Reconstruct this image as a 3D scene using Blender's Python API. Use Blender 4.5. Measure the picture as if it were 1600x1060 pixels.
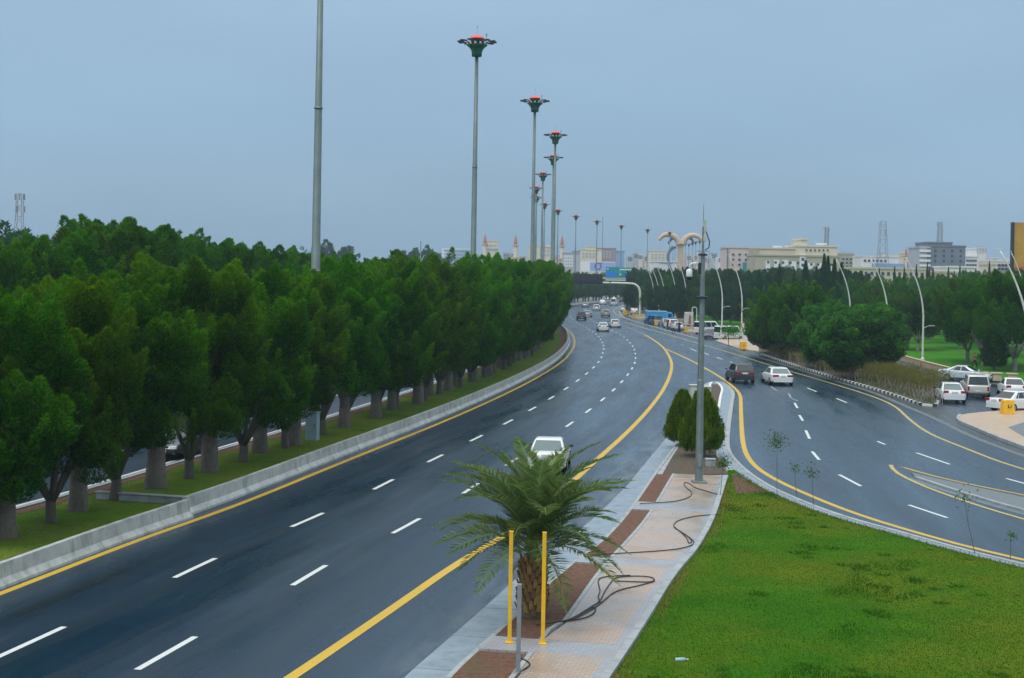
import bpy, bmesh, math, random
import numpy as np
from mathutils import Vector, Matrix

for o in list(bpy.data.objects):
    bpy.data.objects.remove(o, do_unlink=True)
scene = bpy.context.scene
COL = scene.collection
R = math.radians
random.seed(7)
RNG = np.random.default_rng(11)

# ------------------------------------------------------------------ camera
FPX, CAMH, ROLL, HORIZON = 2222.0, 9.0, R(1.0), 430.0
cam_data = bpy.data.cameras.new('camera')
cam = bpy.data.objects.new('camera', cam_data)
COL.objects.link(cam)
cam_data.sensor_fit = 'HORIZONTAL'
cam_data.sensor_width = 36.0
cam_data.lens = 36.0 * FPX / 1600.0
cam_data.shift_y = -(530.0 - HORIZON) / 1600.0
cam_data.clip_start = 0.3
cam_data.clip_end = 6000
_r = Vector((math.cos(ROLL), 0, math.sin(ROLL)))
_u = Vector((-math.sin(ROLL), 0, math.cos(ROLL)))
_m = Matrix((_r, _u, Vector((0, -1, 0)))).transposed().to_4x4()
_m.translation = Vector((0, 0, CAMH))
cam.matrix_world = _m
scene.camera = cam

# ------------------------------------------------------------------ sky, sun, exposure
SUN_EL, SUN_AZ = R(58), R(215)          # behind the camera, a little to the left
world = bpy.data.worlds.new('World')
scene.world = world
world.use_nodes = True
wn, wl = world.node_tree.nodes, world.node_tree.links
wn.clear()
w_out = wn.new('ShaderNodeOutputWorld')
w_bg = wn.new('ShaderNodeBackground')
w_sky = wn.new('ShaderNodeTexSky')
w_sky.sky_type = 'NISHITA'
w_sky.sun_disc = False
w_sky.sun_elevation = SUN_EL
w_sky.sun_rotation = SUN_AZ
w_sky.air_density = 1.2
w_sky.dust_density = 2.0
w_sky.ozone_density = 2.0
w_geo = wn.new('ShaderNodeTexCoord')
w_sep = wn.new('ShaderNodeSeparateXYZ')
wl.new(w_geo.outputs['Generated'], w_sep.inputs[0])
# overcast cloud deck: luminance rises evenly from horizon to zenith
w_max = wn.new('ShaderNodeMath'); w_max.operation = 'MAXIMUM'; w_max.inputs[1].default_value = 0.0
wl.new(w_sep.outputs['Z'], w_max.inputs[0])
w_lum = wn.new('ShaderNodeMath'); w_lum.operation = 'MULTIPLY_ADD'
w_lum.inputs[1].default_value = 3.8; w_lum.inputs[2].default_value = 1.0
w_sq = wn.new('ShaderNodeMath'); w_sq.operation = 'MULTIPLY'
wl.new(w_max.outputs[0], w_sq.inputs[0]); wl.new(w_max.outputs[0], w_sq.inputs[1])
wl.new(w_sq.outputs[0], w_lum.inputs[0])
w_map = wn.new('ShaderNodeMapping'); w_map.inputs['Scale'].default_value = (1.0, 1.0, 3.5)
wl.new(w_geo.outputs['Generated'], w_map.inputs[0])
w_noise = wn.new('ShaderNodeTexNoise'); w_noise.inputs['Scale'].default_value = 2.2
w_noise.inputs['Detail'].default_value = 5.0
wl.new(w_map.outputs[0], w_noise.inputs['Vector'])
w_nr = wn.new('ShaderNodeMapRange')
w_nr.inputs[1].default_value = 0.3; w_nr.inputs[2].default_value = 0.7
w_nr.inputs[3].default_value = 0.91; w_nr.inputs[4].default_value = 1.08
wl.new(w_noise.outputs[0], w_nr.inputs[0])
w_mul = wn.new('ShaderNodeMath'); w_mul.operation = 'MULTIPLY'
wl.new(w_lum.outputs[0], w_mul.inputs[0]); wl.new(w_nr.outputs[0], w_mul.inputs[1])
w_cloud = wn.new('ShaderNodeVectorMath'); w_cloud.operation = 'SCALE'
w_tint = wn.new('ShaderNodeMix'); w_tint.data_type = 'RGBA'
w_tint.inputs['A'].default_value = (3.0, 4.65, 6.45, 1); w_tint.inputs['B'].default_value = (4.3, 4.5, 4.5, 1)
w_tf = wn.new('ShaderNodeMapRange'); w_tf.inputs[1].default_value = .1; w_tf.inputs[2].default_value = .75
wl.new(w_max.outputs[0], w_tf.inputs[0]); wl.new(w_tf.outputs[0], w_tint.inputs['Factor'])
wl.new(w_tint.outputs['Result'], w_cloud.inputs[0])
wl.new(w_mul.outputs[0], w_cloud.inputs['Scale'])
w_mix = wn.new('ShaderNodeMix'); w_mix.data_type = 'RGBA'
w_mix.inputs['Factor'].default_value = 0.85
wl.new(w_sky.outputs[0], w_mix.inputs['A']); wl.new(w_cloud.outputs[0], w_mix.inputs['B'])
wl.new(w_mix.outputs['Result'], w_bg.inputs['Color'])
w_bg.inputs['Strength'].default_value = 0.1
wl.new(w_bg.outputs[0], w_out.inputs['Surface'])

sun_data = bpy.data.lights.new('sun', 'SUN')
sun_data.energy = 1.5
sun_data.angle = R(25)
sun_data.color = (1.0, 0.97, 0.92)
sun = bpy.data.objects.new('sun', sun_data)
COL.objects.link(sun)
_sd = Vector((math.sin(SUN_AZ) * math.cos(SUN_EL), math.cos(SUN_AZ) * math.cos(SUN_EL), math.sin(SUN_EL)))
sun.rotation_euler = _sd.to_track_quat('Z', 'Y').to_euler()

scene.view_settings.view_transform = 'Standard'
scene.view_settings.look = 'None'
scene.view_settings.exposure = 0.0
scene.view_settings.gamma = 1.0
scene.view_settings.use_curve_mapping = False
scene.cycles.max_bounces = 6
scene.cycles.diffuse_bounces = 3
scene.cycles.glossy_bounces = 2
scene.cycles.transmission_bounces = 3
scene.cycles.transparent_max_bounces = 6
scene.cycles.volume_bounces = 0
scene.cycles.use_adaptive_sampling = True
scene.cycles.adaptive_threshold = 0.02
scene.cycles.use_denoising = True

# ------------------------------------------------------------------ plan of the site
def W(px, py, z=0.0):
    """the point at height z that the survey photo shows at (px, py)"""
    d = _r * ((px - 800) / FPX) + _u * ((HORIZON - py) / FPX) + Vector((0, 1, 0))
    t = (z - CAMH) / d.z
    return Vector((d.x * t, d.y * t, z))
def WD(px, py, Y):
    """the point at distance Y along the view axis"""
    d = _r * ((px - 800) / FPX) + _u * ((HORIZON - py) / FPX) + Vector((0, 1, 0))
    return Vector((d.x * Y, Y, CAMH + d.z * Y))
def chaikin(P, n=3):
    P = [np.array(p, float) for p in P]
    for _ in range(n):
        Q = [P[0]]
        for a, b in zip(P[:-1], P[1:]):
            Q += [a * .75 + b * .25, a * .25 + b * .75]
        Q.append(P[-1]); P = Q
    return np.array(P)
class Path:
    def __init__(s, pts, n=3):
        s.D = chaikin(pts, n) if n else np.array(pts, float)
        s.S = np.r_[0, np.cumsum(np.linalg.norm(np.diff(s.D, axis=0), axis=1))]
        s.L = s.S[-1]
    def at(s, t, off=0.0):
        i = int(np.clip(np.searchsorted(s.S, t) - 1, 0, len(s.D) - 2))
        a, b = s.D[i], s.D[i + 1]
        k = (t - s.S[i]) / max(1e-9, s.S[i + 1] - s.S[i])
        p = a + (b - a) * k
        # smooth tangent
        a2, b2 = s.D[max(0, i - 2)], s.D[min(len(s.D) - 1, i + 3)]
        d = (b2 - a2) / max(1e-9, np.linalg.norm(b2 - a2))
        return np.array((p[0] + d[1] * off, p[1] - d[0] * off)), d
    def near(s, p):
        p = np.array(p[:2]); a = s.D[:-1]; d = np.diff(s.D, axis=0); L = (d * d).sum(1)
        t = np.clip(((p - a) * d).sum(1) / np.maximum(L, 1e-9), 0, 1)
        q = a + d * t[:, None]; e = p - q; i = int(np.argmin((e * e).sum(1)))
        n = np.array((d[i][1], -d[i][0])) / math.sqrt(L[i])
        return s.S[i] + math.sqrt(L[i]) * t[i], float(np.dot(e[i], n))
# the median-side edge line of the highway
SP = Path([(-31, -35), (-24, -5), (-20.5, 10), (-17, 25), (-13.9, 39), (-12.4, 46.5), (-11.1, 51.5), (-10, 56.2), (-7.7, 68.2),
           (-3.8, 87.4), (.2, 110.5), (3.2, 131), (5.6, 150.4), (7.2, 169), (8.3, 184.7), (9, 201), (9.5, 220), (9.5, 238),
           (9.2, 260), (8.9, 285), (9.3, 320), (10.5, 359), (13.0, 394), (17.6, 430), (24.5, 469), (34, 509), (46, 552),
           (60, 591), (75, 626), (95, 665), (120, 705)])
def wpath(pix, z=0.0, n=2):
    return Path([tuple(W(a, b, z))[:2] for a, b in pix], n)

# ------------------------------------------------------------------ mesh helpers
def fast_mesh(name, V, Fq, attr=None, smooth=False):
    """V (n,3), Fq (m,k): one mesh of k-gons"""
    V = np.asarray(V, np.float32); Fq = np.asarray(Fq, np.int32)
    m, k = Fq.shape
    me = bpy.data.meshes.new(name)
    me.vertices.add(len(V)); me.vertices.foreach_set('co', V.ravel())
    me.loops.add(m * k); me.loops.foreach_set('vertex_index', Fq.ravel())
    me.polygons.add(m); me.polygons.foreach_set('loop_start', np.arange(0, m * k, k, dtype=np.int32))
    me.polygons.foreach_set('loop_total', np.full(m, k, np.int32))
    if smooth: me.polygons.foreach_set('use_smooth', np.ones(m, bool))
    if attr is not None:
        at = me.attributes.new('tint', 'FLOAT', 'POINT')
        at.data.foreach_set('value', np.asarray(attr, np.float32))
    me.update(calc_edges=True); me.validate()
    return me
def link(name, data, parent=None, loc=None):
    o = bpy.data.objects.new(name, data); COL.objects.link(o)
    if parent is not None: o.parent = parent
    if loc is not None: o.location = loc
    return o
def empty(name, loc=(0, 0, 0), rz=0.0):
    o = link(name, None, None, loc); o.rotation_euler = (0, 0, rz); o.empty_display_size = 0.3
    return o
def tag(o, label=None, cat=None, group=None, kind=None):
    if label: o['label'] = label
    if cat: o['category'] = cat
    if group: o['group'] = group
    if kind: o['kind'] = kind
    return o
class MB:
    def __init__(s): s.v = []; s.f = []
    def add(s, V, Fc):
        b = len(s.v); s.v += [tuple(p) for p in V]; s.f += [tuple(b + i for i in f) for f in Fc]; return s
    def box(s, c, d, rz=0.0, taper=1.0):
        cx, cy, cz = c; a, b, h = d[0] / 2, d[1] / 2, d[2] / 2; co, si = math.cos(rz), math.sin(rz); V = []
        for k, zz in ((1.0, -h), (taper, h)):
            for x, y in ((-a, -b), (a, -b), (a, b), (-a, b)):
                x *= k; y *= k
                V.append((cx + x * co - y * si, cy + x * si + y * co, cz + zz))
        return s.add(V, [(0, 3, 2, 1), (4, 5, 6, 7), (0, 1, 5, 4), (1, 2, 6, 5), (2, 3, 7, 6), (3, 0, 4, 7)])
    def hexa(s, V):
        """8 corners: 4 below, 4 above, same order"""
        return s.add(V, [(0, 3, 2, 1), (4, 5, 6, 7), (0, 1, 5, 4), (1, 2, 6, 5), (2, 3, 7, 6), (3, 0, 4, 7)])
    def tube(s, P, rad, n=8, cap=True, flat=None):
        P = [Vector(p) for p in P]; rad = rad if hasattr(rad, '__len__') else [rad] * len(P)
        V = []; up = None
        for i, p in enumerate(P):
            d = (P[min(i + 1, len(P) - 1)] - P[max(i - 1, 0)]).normalized()
            if up is None:
                up = Vector((1, 0, 0)) if abs(d.x) < .9 else Vector((0, 1, 0))
            up = (up - d * up.dot(d)).normalized(); w = d.cross(up)
            for k in range(n):
                a = 2 * math.pi * k / n
                V.append(p + up * (math.cos(a) * rad[i]) + w * (math.sin(a) * rad[i] * (flat or 1)))
        Fc = []
        for i in range(len(P) - 1):
            for k in range(n):
                a, b = i * n + k, i * n + (k + 1) % n
                Fc.append((a, b, b + n, a + n))
        if cap:
            Fc.append(tuple(range(n - 1, -1, -1))); Fc.append(tuple((len(P) - 1) * n + k for k in range(n)))
        return s.add(V, Fc)
    def lathe(s, prof, n=16, c=(0, 0, 0)):
        V = []; Fc = []
        for r, z in prof:
            for k in range(n):
                a = 2 * math.pi * k / n; V.append((c[0] + r * math.cos(a), c[1] + r * math.sin(a), c[2] + z))
        for i in range(len(prof) - 1):
            for k in range(n):
                a, b = i * n + k, i * n + (k + 1) % n
                Fc.append((a, b, b + n, a + n))
        Fc.append(tuple(range(n - 1, -1, -1))); Fc.append(tuple((len(prof) - 1) * n + k for k in range(n)))
        return s.add(V, Fc)
    def prism(s, poly, z0, z1):
        n = len(poly)
        ar = sum(poly[i][0] * poly[(i + 1) % n][1] - poly[(i + 1) % n][0] * poly[i][1] for i in range(n))
        if ar < 0: poly = list(poly)[::-1]
        V = [(p[0], p[1], z0) for p in poly] + [(p[0], p[1], z1) for p in poly]
        return s.add(V, [tuple(range(n, 2 * n))] + [(i, (i + 1) % n, n + (i + 1) % n, n + i) for i in range(n)])
    def build(s, name, mat, parent=None, smooth=False, bevel=0.0, loc=None, seg=2):
        me = bpy.data.meshes.new(name); me.from_pydata(s.v, [], s.f); me.update()
        if smooth:
            me.polygons.foreach_set('use_smooth', [True] * len(me.polygons))
        me.materials.append(M[mat] if isinstance(mat, str) else mat)
        o = link(name, me, parent, loc)
        if bevel:
            b = o.modifiers.new('bevel', 'BEVEL'); b.width = bevel; b.segments = seg; b.limit_method = 'ANGLE'; b.angle_limit = R(28)
        return o
def disc_smooth(o, ang=40):
    o.data.polygons.foreach_set('use_smooth', [True] * len(o.data.polygons)); return o
def ribbon(name, path, s0, s1, o0, o1, z, mat, step=3.0, parent=None, thick=0.0, uv=True):
    """strip between two offsets of a path; thick > 0 gives it sides down to z-thick"""
    n = max(2, int((s1 - s0) / step) + 1); T = np.linspace(s0, s1, n); V = []; Fc = []
    f0 = o0 if callable(o0) else (lambda t: o0); f1 = o1 if callable(o1) else (lambda t: o1)
    for t in T:
        a, _ = path.at(t, f0(t)); b, _ = path.at(t, f1(t))
        V += [(a[0], a[1], z), (b[0], b[1], z)]
    for i in range(n - 1):
        Fc.append((2 * i, 2 * i + 1, 2 * i + 3, 2 * i + 2))
    if thick:
        k = len(V); V += [(x, y, z - thick) for x, y, _ in V]
        for i in range(n - 1):
            Fc.append((2 * i + 2, 2 * i, k + 2 * i)[::-1] + (k + 2 * i + 2,)) if False else Fc.append((2 * i, 2 * i + 2, k + 2 * i + 2, k + 2 * i))
            Fc.append((2 * i + 3, 2 * i + 1, k + 2 * i + 1, k + 2 * i + 3))
        Fc.append((1, 0, k, k + 1)); Fc.append((2 * n - 2, 2 * n - 1, k + 2 * n - 1, k + 2 * n - 2))
    me = bpy.data.meshes.new(name); me.from_pydata(V, [], Fc); me.update()
    if uv:
        ul = me.uv_layers.new(name='road'); nv = len(V); base = 2 * n
        co = {}
        for i, t in enumerate(T):
            co[2 * i] = (f0(t), t); co[2 * i + 1] = (f1(t), t)
        for l in me.loops:
            ul.data[l.index].uv = co[l.vertex_index % base]
    me.materials.append(M[mat] if isinstance(mat, str) else mat)
    return link(name, me, parent)

# ------------------------------------------------------------------ materials
M = {}
def newmat(name):
    m = bpy.data.materials.new(name); m.use_nodes = True
    nt = m.node_tree; b = nt.nodes['Principled BSDF']; M[name] = m
    return m, nt, b
def nd(nt, typ, **kw):
    n = nt.nodes.new(typ)
    for k, v in kw.items():
        if k.startswith('i_'):
            n.inputs[k[2:].replace('_', ' ')].default_value = v
        else: setattr(n, k, v)
    return n
def mixrgb(nt, fac, a, b, typ='MIX'):
    n = nt.nodes.new('ShaderNodeMix'); n.data_type = 'RGBA'; n.blend_type = typ
    for sock, v in ((n.inputs['Factor'], fac), (n.inputs['A'], a), (n.inputs['B'], b)):
        if hasattr(v, 'links'): nt.links.new(v, sock)
        elif isinstance(v, (int, float)): sock.default_value = v
        else: sock.default_value = (*v, 1) if len(v) == 3 else v
    return n.outputs['Result']
def rng_map(nt, v, a, b, c, d):
    n = nt.nodes.new('ShaderNodeMapRange')
    for i, x in enumerate((a, b, c, d)): n.inputs[i + 1].default_value = x
    nt.links.new(v, n.inputs[0]); return n.outputs[0]
def noise(nt, scale, detail=4, rough=.55, vec=None, scl=None):
    n = nt.nodes.new('ShaderNodeTexNoise'); n.inputs['Scale'].default_value = scale
    n.inputs['Detail'].default_value = detail; n.inputs['Roughness'].default_value = rough
    if scl:
        mp = nt.nodes.new('ShaderNodeMapping'); mp.inputs['Scale'].default_value = scl
        nt.links.new(vec, mp.inputs[0]); vec = mp.outputs[0]
    if vec is not None: nt.links.new(vec, n.inputs['Vector'])
    return n.outputs[0]
def coords(nt, which='Object'):
    return nt.nodes.new('ShaderNodeTexCoord').outputs[which]
def bump(nt, b, h, dist=.02, strength=.5):
    n = nt.nodes.new('ShaderNodeBump'); n.inputs['Distance'].default_value = dist; n.inputs['Strength'].default_value = strength
    nt.links.new(h, n.inputs['Height']); nt.links.new(n.outputs[0], b.inputs['Normal'])
def plain(name, col, rough=.6, metal=0., var=.15, scale=3., spec=.5, coat=0.):
    m, nt, b = newmat(name); b.inputs['Roughness'].default_value = rough; b.inputs['Metallic'].default_value = metal
    b.inputs['Specular IOR Level'].default_value = spec
    if coat: b.inputs['Coat Weight'].default_value = coat; b.inputs['Coat Roughness'].default_value = .08
    v = coords(nt)
    n = noise(nt, scale, 4, .6, v)
    k = rng_map(nt, n, .3, .7, 1 - var, 1 + var)
    s = nt.nodes.new('ShaderNodeVectorMath'); s.operation = 'SCALE'; s.inputs[0].default_value = col
    nt.links.new(k, s.inputs['Scale']); nt.links.new(s.outputs[0], b.inputs['Base Color'])
    return m
def asphalt(name, base, wet=.5):
    m, nt, b = newmat(name); v = coords(nt); uvn = nt.nodes.new('ShaderNodeUVMap'); uvn.uv_map = 'road'; uv = uvn.outputs[0]
    fine = noise(nt, 24, 3, .7, v); big = noise(nt, .09, 3, .5, v)
    streak = noise(nt, 1.0, 4, .6, uv, (1.1, .03, 1)); cross = noise(nt, 1.0, 4, .55, uv, (.16, .22, 1))
    t = mixrgb(nt, rng_map(nt, streak, .35, .68, 0, 1), [c * .88 for c in base], [c * 1.14 for c in base])
    t = mixrgb(nt, rng_map(nt, cross, .5, .72, 0, .5), t, [c * 1.4 for c in base])
    t = mixrgb(nt, rng_map(nt, big, .4, .65, 0, .6), t, [c * .78 for c in base])
    t = mixrgb(nt, rng_map(nt, fine, .35, .75, 0, .35), t, [c * 1.6 for c in base])
    # two polished wheel tracks per 3.8 m lane, and pale dust on the outer shoulder
    sx = nt.nodes.new('ShaderNodeSeparateXYZ'); nt.links.new(uv, sx.inputs[0])
    tr = nd(nt, 'ShaderNodeMath', operation='MULTIPLY'); tr.inputs[1].default_value = 2 * math.pi / 1.9; nt.links.new(sx.outputs[0], tr.inputs[0])
    cs = nd(nt, 'ShaderNodeMath', operation='COSINE'); nt.links.new(tr.outputs[0], cs.inputs[0])
    wob = nd(nt, 'ShaderNodeMath', operation='MULTIPLY'); nt.links.new(cs.outputs[0], wob.inputs[0]); nt.links.new(cross, wob.inputs[1])
    t = mixrgb(nt, rng_map(nt, wob.outputs[0], -.1, .6, 0, .5), t, [c * .62 for c in base])
    du = nd(nt, 'ShaderNodeMath', operation='MULTIPLY'); nt.links.new(rng_map(nt, sx.outputs[0], 11.9, 13.6, 0, 1), du.inputs[0]); nt.links.new(rng_map(nt, noise(nt, 1.0, 5, .65, uv, (1.6, .35, 1)), .40, .62, 0, .6), du.inputs[1])
    if name == 'asphalt_main': t = mixrgb(nt, du.outputs[0], t, (.16, .18, .19))
    nt.links.new(t, b.inputs['Base Color'])
    w1 = noise(nt, 1.0, 4, .6, uv, (.5, .05, 1))
    nt.links.new(rng_map(nt, w1, .32, .68, .20, .42), b.inputs['Roughness'])
    b.inputs['Specular IOR Level'].default_value = wet
    bump(nt, b, fine, .006, .35)
    return m
asphalt('asphalt_main', (.003, .019, .040), .6)
asphalt('asphalt_slip', (.006, .027, .050), .6)
asphalt('asphalt_old', (.034, .038, .038), .5)
asphalt('asphalt_patch', (.007, .016, .025), .6)
def paint(name, col, wear=.25):
    m, nt, b = newmat(name); v = coords(nt)
    n = noise(nt, 9, 5, .7, v); n2 = noise(nt, .6, 3, .6, v)
    t = mixrgb(nt, rng_map(nt, n, .55, .75, 0, wear), col, (.10, .11, .11))
    t = mixrgb(nt, rng_map(nt, n2, .4, .7, 0, .25), t, [c * .7 for c in col])
    nt.links.new(t, b.inputs['Base Color']); b.inputs['Roughness'].default_value = .5
paint('paint_white', (.60, .64, .63), .4); paint('paint_yellow', (.56, .36, .022), .3); paint('paint_yellow_worn', (.46, .36, .11), .5)
paint('paint_faint', (.30, .33, .35), .7)
def concrete(name, col, stain=.45, scale=1.0, rough=.6):
    m, nt, b = newmat(name); v = coords(nt)
    n = noise(nt, 1.3 * scale, 6, .65, v); n2 = noise(nt, 14 * scale, 4, .7, v); n3 = noise(nt, 2.5 * scale, 4, .6, v, (1, 1, .25))
    t = mixrgb(nt, rng_map(nt, n, .38, .7, 0, stain), col, [c * .5 for c in col])
    t = mixrgb(nt, rng_map(nt, n2, .45, .75, 0, .35), t, [c * .7 for c in col])
    t = mixrgb(nt, rng_map(nt, n3, .52, .72, 0, stain), t, [c * .42 for c in col])
    nt.links.new(t, b.inputs['Base Color']); b.inputs['Roughness'].default_value = rough
    bump(nt, b, n2, .01, .3)
concrete('barrier_concrete', (.46, .49, .47), .8)
concrete('kerb_concrete', (.36, .39, .40), .6)
concrete('gutter_concrete', (.25, .31, .36), .6, rough=.38)
concrete('kerb_white', (.72, .73, .70), .25); concrete('kerb_black', (.035, .04, .04), .2)
concrete('beige_stone', (.55, .44, .28), .25); concrete('beige_wall', (.52, .40, .24), .3)
concrete('gravel_grey', (.15, .18, .19), .5, 4); concrete('gutter_dark', (.13, .17, .20), .6, 1, .4)
concrete('trunk_palm', (.18, .155, .12), .7, 4, .9); concrete('trunk_bark', (.13, .115, .09), .5, 3, .9)
concrete('trunk_pale', (.30, .29, .26), .4, 3, .9)
def soil(name, col):
    m, nt, b = newmat(name); v = coords(nt)
    n = noise(nt, 6, 6, .75, v); n2 = noise(nt, .9, 3, .5, v)
    t = mixrgb(nt, rng_map(nt, n, .35, .65, 0, 1), [c * .55 for c in col], [c * 1.35 for c in col])
    t = mixrgb(nt, rng_map(nt, n2, .55, .7, 0, .5), t, (.06, .075, .02))
    nt.links.new(t, b.inputs['Base Color']); b.inputs['Roughness'].default_value = .9
    bump(nt, b, n, .06, .8)
soil('soil_red', (.13, .06, .034)); soil('soil_dark', (.085, .062, .042)); soil('earth', (.20, .18, .12))
def lawn(name, g1, g2, dry, dryamt, sc=1.0):
    m, nt, b = newmat(name); v = coords(nt)
    n = noise(nt, .55 * sc, 5, .6, v); n2 = noise(nt, 7 * sc, 5, .7, v); n3 = noise(nt, .10 * sc, 5, .62, v); n4 = noise(nt, 40 * sc, 3, .7, v)
    t = mixrgb(nt, rng_map(nt, n, .35, .68, 0, 1), g1, g2)
    t = mixrgb(nt, rng_map(nt, n3, .42, .66, 0, dryamt), t, dry)
    t = mixrgb(nt, rng_map(nt, n2, .35, .7, 0, .7), t, [c * .5 for c in g1])
    t = mixrgb(nt, rng_map(nt, n4, .45, .75, 0, .5), t, [c * 1.6 for c in g2])
    nt.links.new(t, b.inputs['Base Color']); b.inputs['Roughness'].default_value = .9; b.inputs['Specular IOR Level'].default_value = .03
    bump(nt, b, n2, .08, .7)
lawn('lawn_near', (.026, .106, .004), (.050, .160, .006), (.170, .145, .012), .9)
lawn('lawn_park', (.034, .160, .010), (.055, .210, .012), (.10, .17, .03), .4, .5)
lawn('lawn_median', (.080, .160, .016), (.120, .220, .024), (.22, .21, .045), .8, 1.6)
def leafmat(name, dark, light, trans=.35, rough=.5, vary=.12):
    m, nt, b = newmat(name)
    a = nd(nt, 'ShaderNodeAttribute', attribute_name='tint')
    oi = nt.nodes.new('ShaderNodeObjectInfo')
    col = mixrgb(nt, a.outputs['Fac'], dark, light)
    hsv = nt.nodes.new('ShaderNodeHueSaturation'); nt.links.new(col, hsv.inputs['Color'])
    nt.links.new(rng_map(nt, oi.outputs['Random'], 0, 1, .482, .512), hsv.inputs['Hue'])
    nt.links.new(rng_map(nt, oi.outputs['Random'], 0, 1, 1 - vary, 1 + vary), hsv.inputs['Value'])
    nt.links.new(hsv.outputs[0], b.inputs['Base Color']); b.inputs['Roughness'].default_value = rough
    b.inputs['Specular IOR Level'].default_value = .03
    tr = nt.nodes.new('ShaderNodeBsdfTranslucent'); nt.links.new(hsv.outputs[0], tr.inputs['Color'])
    mx = nt.nodes.new('ShaderNodeMixShader'); mx.inputs[0].default_value = trans
    nt.links.new(b.outputs[0], mx.inputs[1]); nt.links.new(tr.outputs[0], mx.inputs[2])
    nt.links.new(mx.outputs[0], nt.nodes['Material Output'].inputs['Surface'])
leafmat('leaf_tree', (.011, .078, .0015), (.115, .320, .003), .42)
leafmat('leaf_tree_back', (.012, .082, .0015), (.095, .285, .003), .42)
leafmat('leaf_park', (.022, .100, .004), (.095, .245, .008), .4)
leafmat('leaf_dark', (.016, .065, .014), (.045, .135, .026))
leafmat('leaf_broad', (.026, .135, .016), (.075, .300, .032), .4)
leafmat('leaf_cypress', (.018, .075, .010), (.070, .160, .018))
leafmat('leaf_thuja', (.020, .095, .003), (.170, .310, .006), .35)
leafmat('leaf_date', (.075, .145, .036), (.205, .290, .085), .4, .45)
leafmat('leaf_fan', (.040, .075, .020), (.120, .160, .050), .3)
leafmat('leaf_dry', (.22, .15, .05), (.36, .26, .10), .3)
leafmat('leaf_shrub', (.095, .110, .022), (.230, .230, .055), .35)
leafmat('leaf_sapling', (.06, .12, .03), (.12, .20, .06), .3)
leafmat('grass_blade', (.018, .084, .005), (.064, .176, .008), .35, .6)
leafmat('grass_dry', (.080, .150, .012), (.170, .200, .030), .35, .6)
leafmat('grass_median', (.085, .180, .014), (.190, .270, .035), .35, .7)
leafmat('grass_weed', (.120, .140, .020), (.300, .260, .070), .35, .7)
def paving(name, c1, c2, joint, sx, sy):
    m, nt, b = newmat(name); uvn = nt.nodes.new('ShaderNodeUVMap'); uvn.uv_map = 'road'; v = coords(nt)
    br = nt.nodes.new('ShaderNodeTexBrick'); nt.links.new(uvn.outputs[0], br.inputs['Vector'])
    br.inputs['Color1'].default_value = (*c1, 1); br.inputs['Color2'].default_value = (*c2, 1); br.inputs['Mortar'].default_value = (*joint, 1)
    br.inputs['Scale'].default_value = 1.0; br.inputs['Mortar Size'].default_value = .014; br.inputs['Brick Width'].default_value = sx; br.inputs['Row Height'].default_value = sy
    br.inputs['Bias'].default_value = -.2
    n = noise(nt, .8, 5, .6, v); n2 = noise(nt, .35, 4, .6, v)
    t = mixrgb(nt, rng_map(nt, n, .5, .75, 0, .55), br.outputs[0], (.22, .11, .06))
    t = mixrgb(nt, rng_map(nt, n2, .45, .65, 0, .5), t, (.34, .33, .31))
    nt.links.new(t, b.inputs['Base Color'])
    nt.links.new(rng_map(nt, n2, .35, .65, .42, .14), b.inputs['Roughness'])
    bump(nt, b, br.outputs['Fac'], .004, -.6)
paving('pavers_pink', (.43, .33, .25), (.48, .37, .29), (.27, .21, .17), .22, .11)
paving('pavers_grey', (.33, .34, .36), (.37, .38, .40), (.23, .23, .24), .22, .11)
concrete('paving_beige', (.50, .37, .25), .3, .6, .4)
plain('steel_grey', (.23, .28, .27), .45, .6, .18, 2.0); plain('mast_steel', (.13, .18, .175), .5, .2, .15, 1.2)
plain('lamp_white', (.66, .68, .62), .45); plain('mast_green', (.004, .13, .075), .45); plain('mast_red', (.75, .10, .055), .5)
plain('dark_metal', (.03, .034, .04), .45, .3); plain('lamp_glass', (.55, .58, .6), .25); plain('white_plastic', (.72, .74, .73), .35)
plain('cabinet', (.46, .50, .44), .5); plain('cabinet_blue', (.28, .38, .42), .5); plain('post_yellow', (.80, .46, .02), .45); plain('post_grey', (.26, .29, .31), .5, .4)
plain('block_yellow', (.82, .45, .02), .55, 0, .12); plain('hose_black', (.012, .012, .014), .5); plain('black_rubber', (.012, .012, .013), .8)
plain('rim', (.35, .36, .38), .3, .8); plain('rim_dark', (.06, .06, .065), .4, .5)
plain('car_glass', (.02, .028, .03), .08, 0, .05, spec=.8); plain('car_glass_teal', (.09, .14, .14), .1, 0, .05, spec=.8)
plain('car_white', (.74, .76, .76), .3, 0, .03, coat=.6); plain('car_silver', (.44, .49, .53), .3, .5, .03, coat=.6); plain('car_pale_blue', (.55, .62, .68), .28, .2, .03, coat=.6)
plain('car_charcoal', (.055, .062, .07), .3, .4, .03, coat=.6); plain('car_black', (.015, .016, .02), .3, 0, .03, coat=.6)
plain('car_tan', (.36, .35, .27), .35, .3, .03, coat=.5); plain('car_gold', (.55, .54, .48), .32, .2, .03, coat=.5); plain('truck_blue', (.02, .30, .62), .5, 0, .1); plain('blue_dark', (.03, .12, .28), .5)
plain('tail_red', (.32, .01, .015), .25); plain('head_lamp', (.75, .77, .78), .15); plain('plate', (.62, .64, .62), .5); plain('bumper_dark', (.03, .031, .034), .6)
plain('cloth_black', (.015, .015, .018), .9); plain('cloth_white', (.62, .63, .62), .9); plain('cloth_red', (.22, .05, .04), .9); plain('cloth_brown', (.24, .11, .06), .9); plain('cloth_navy', (.03, .04, .07), .9); plain('skin', (.30, .16, .10), .6); plain('hair', (.015, .012, .010), .8)
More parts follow.
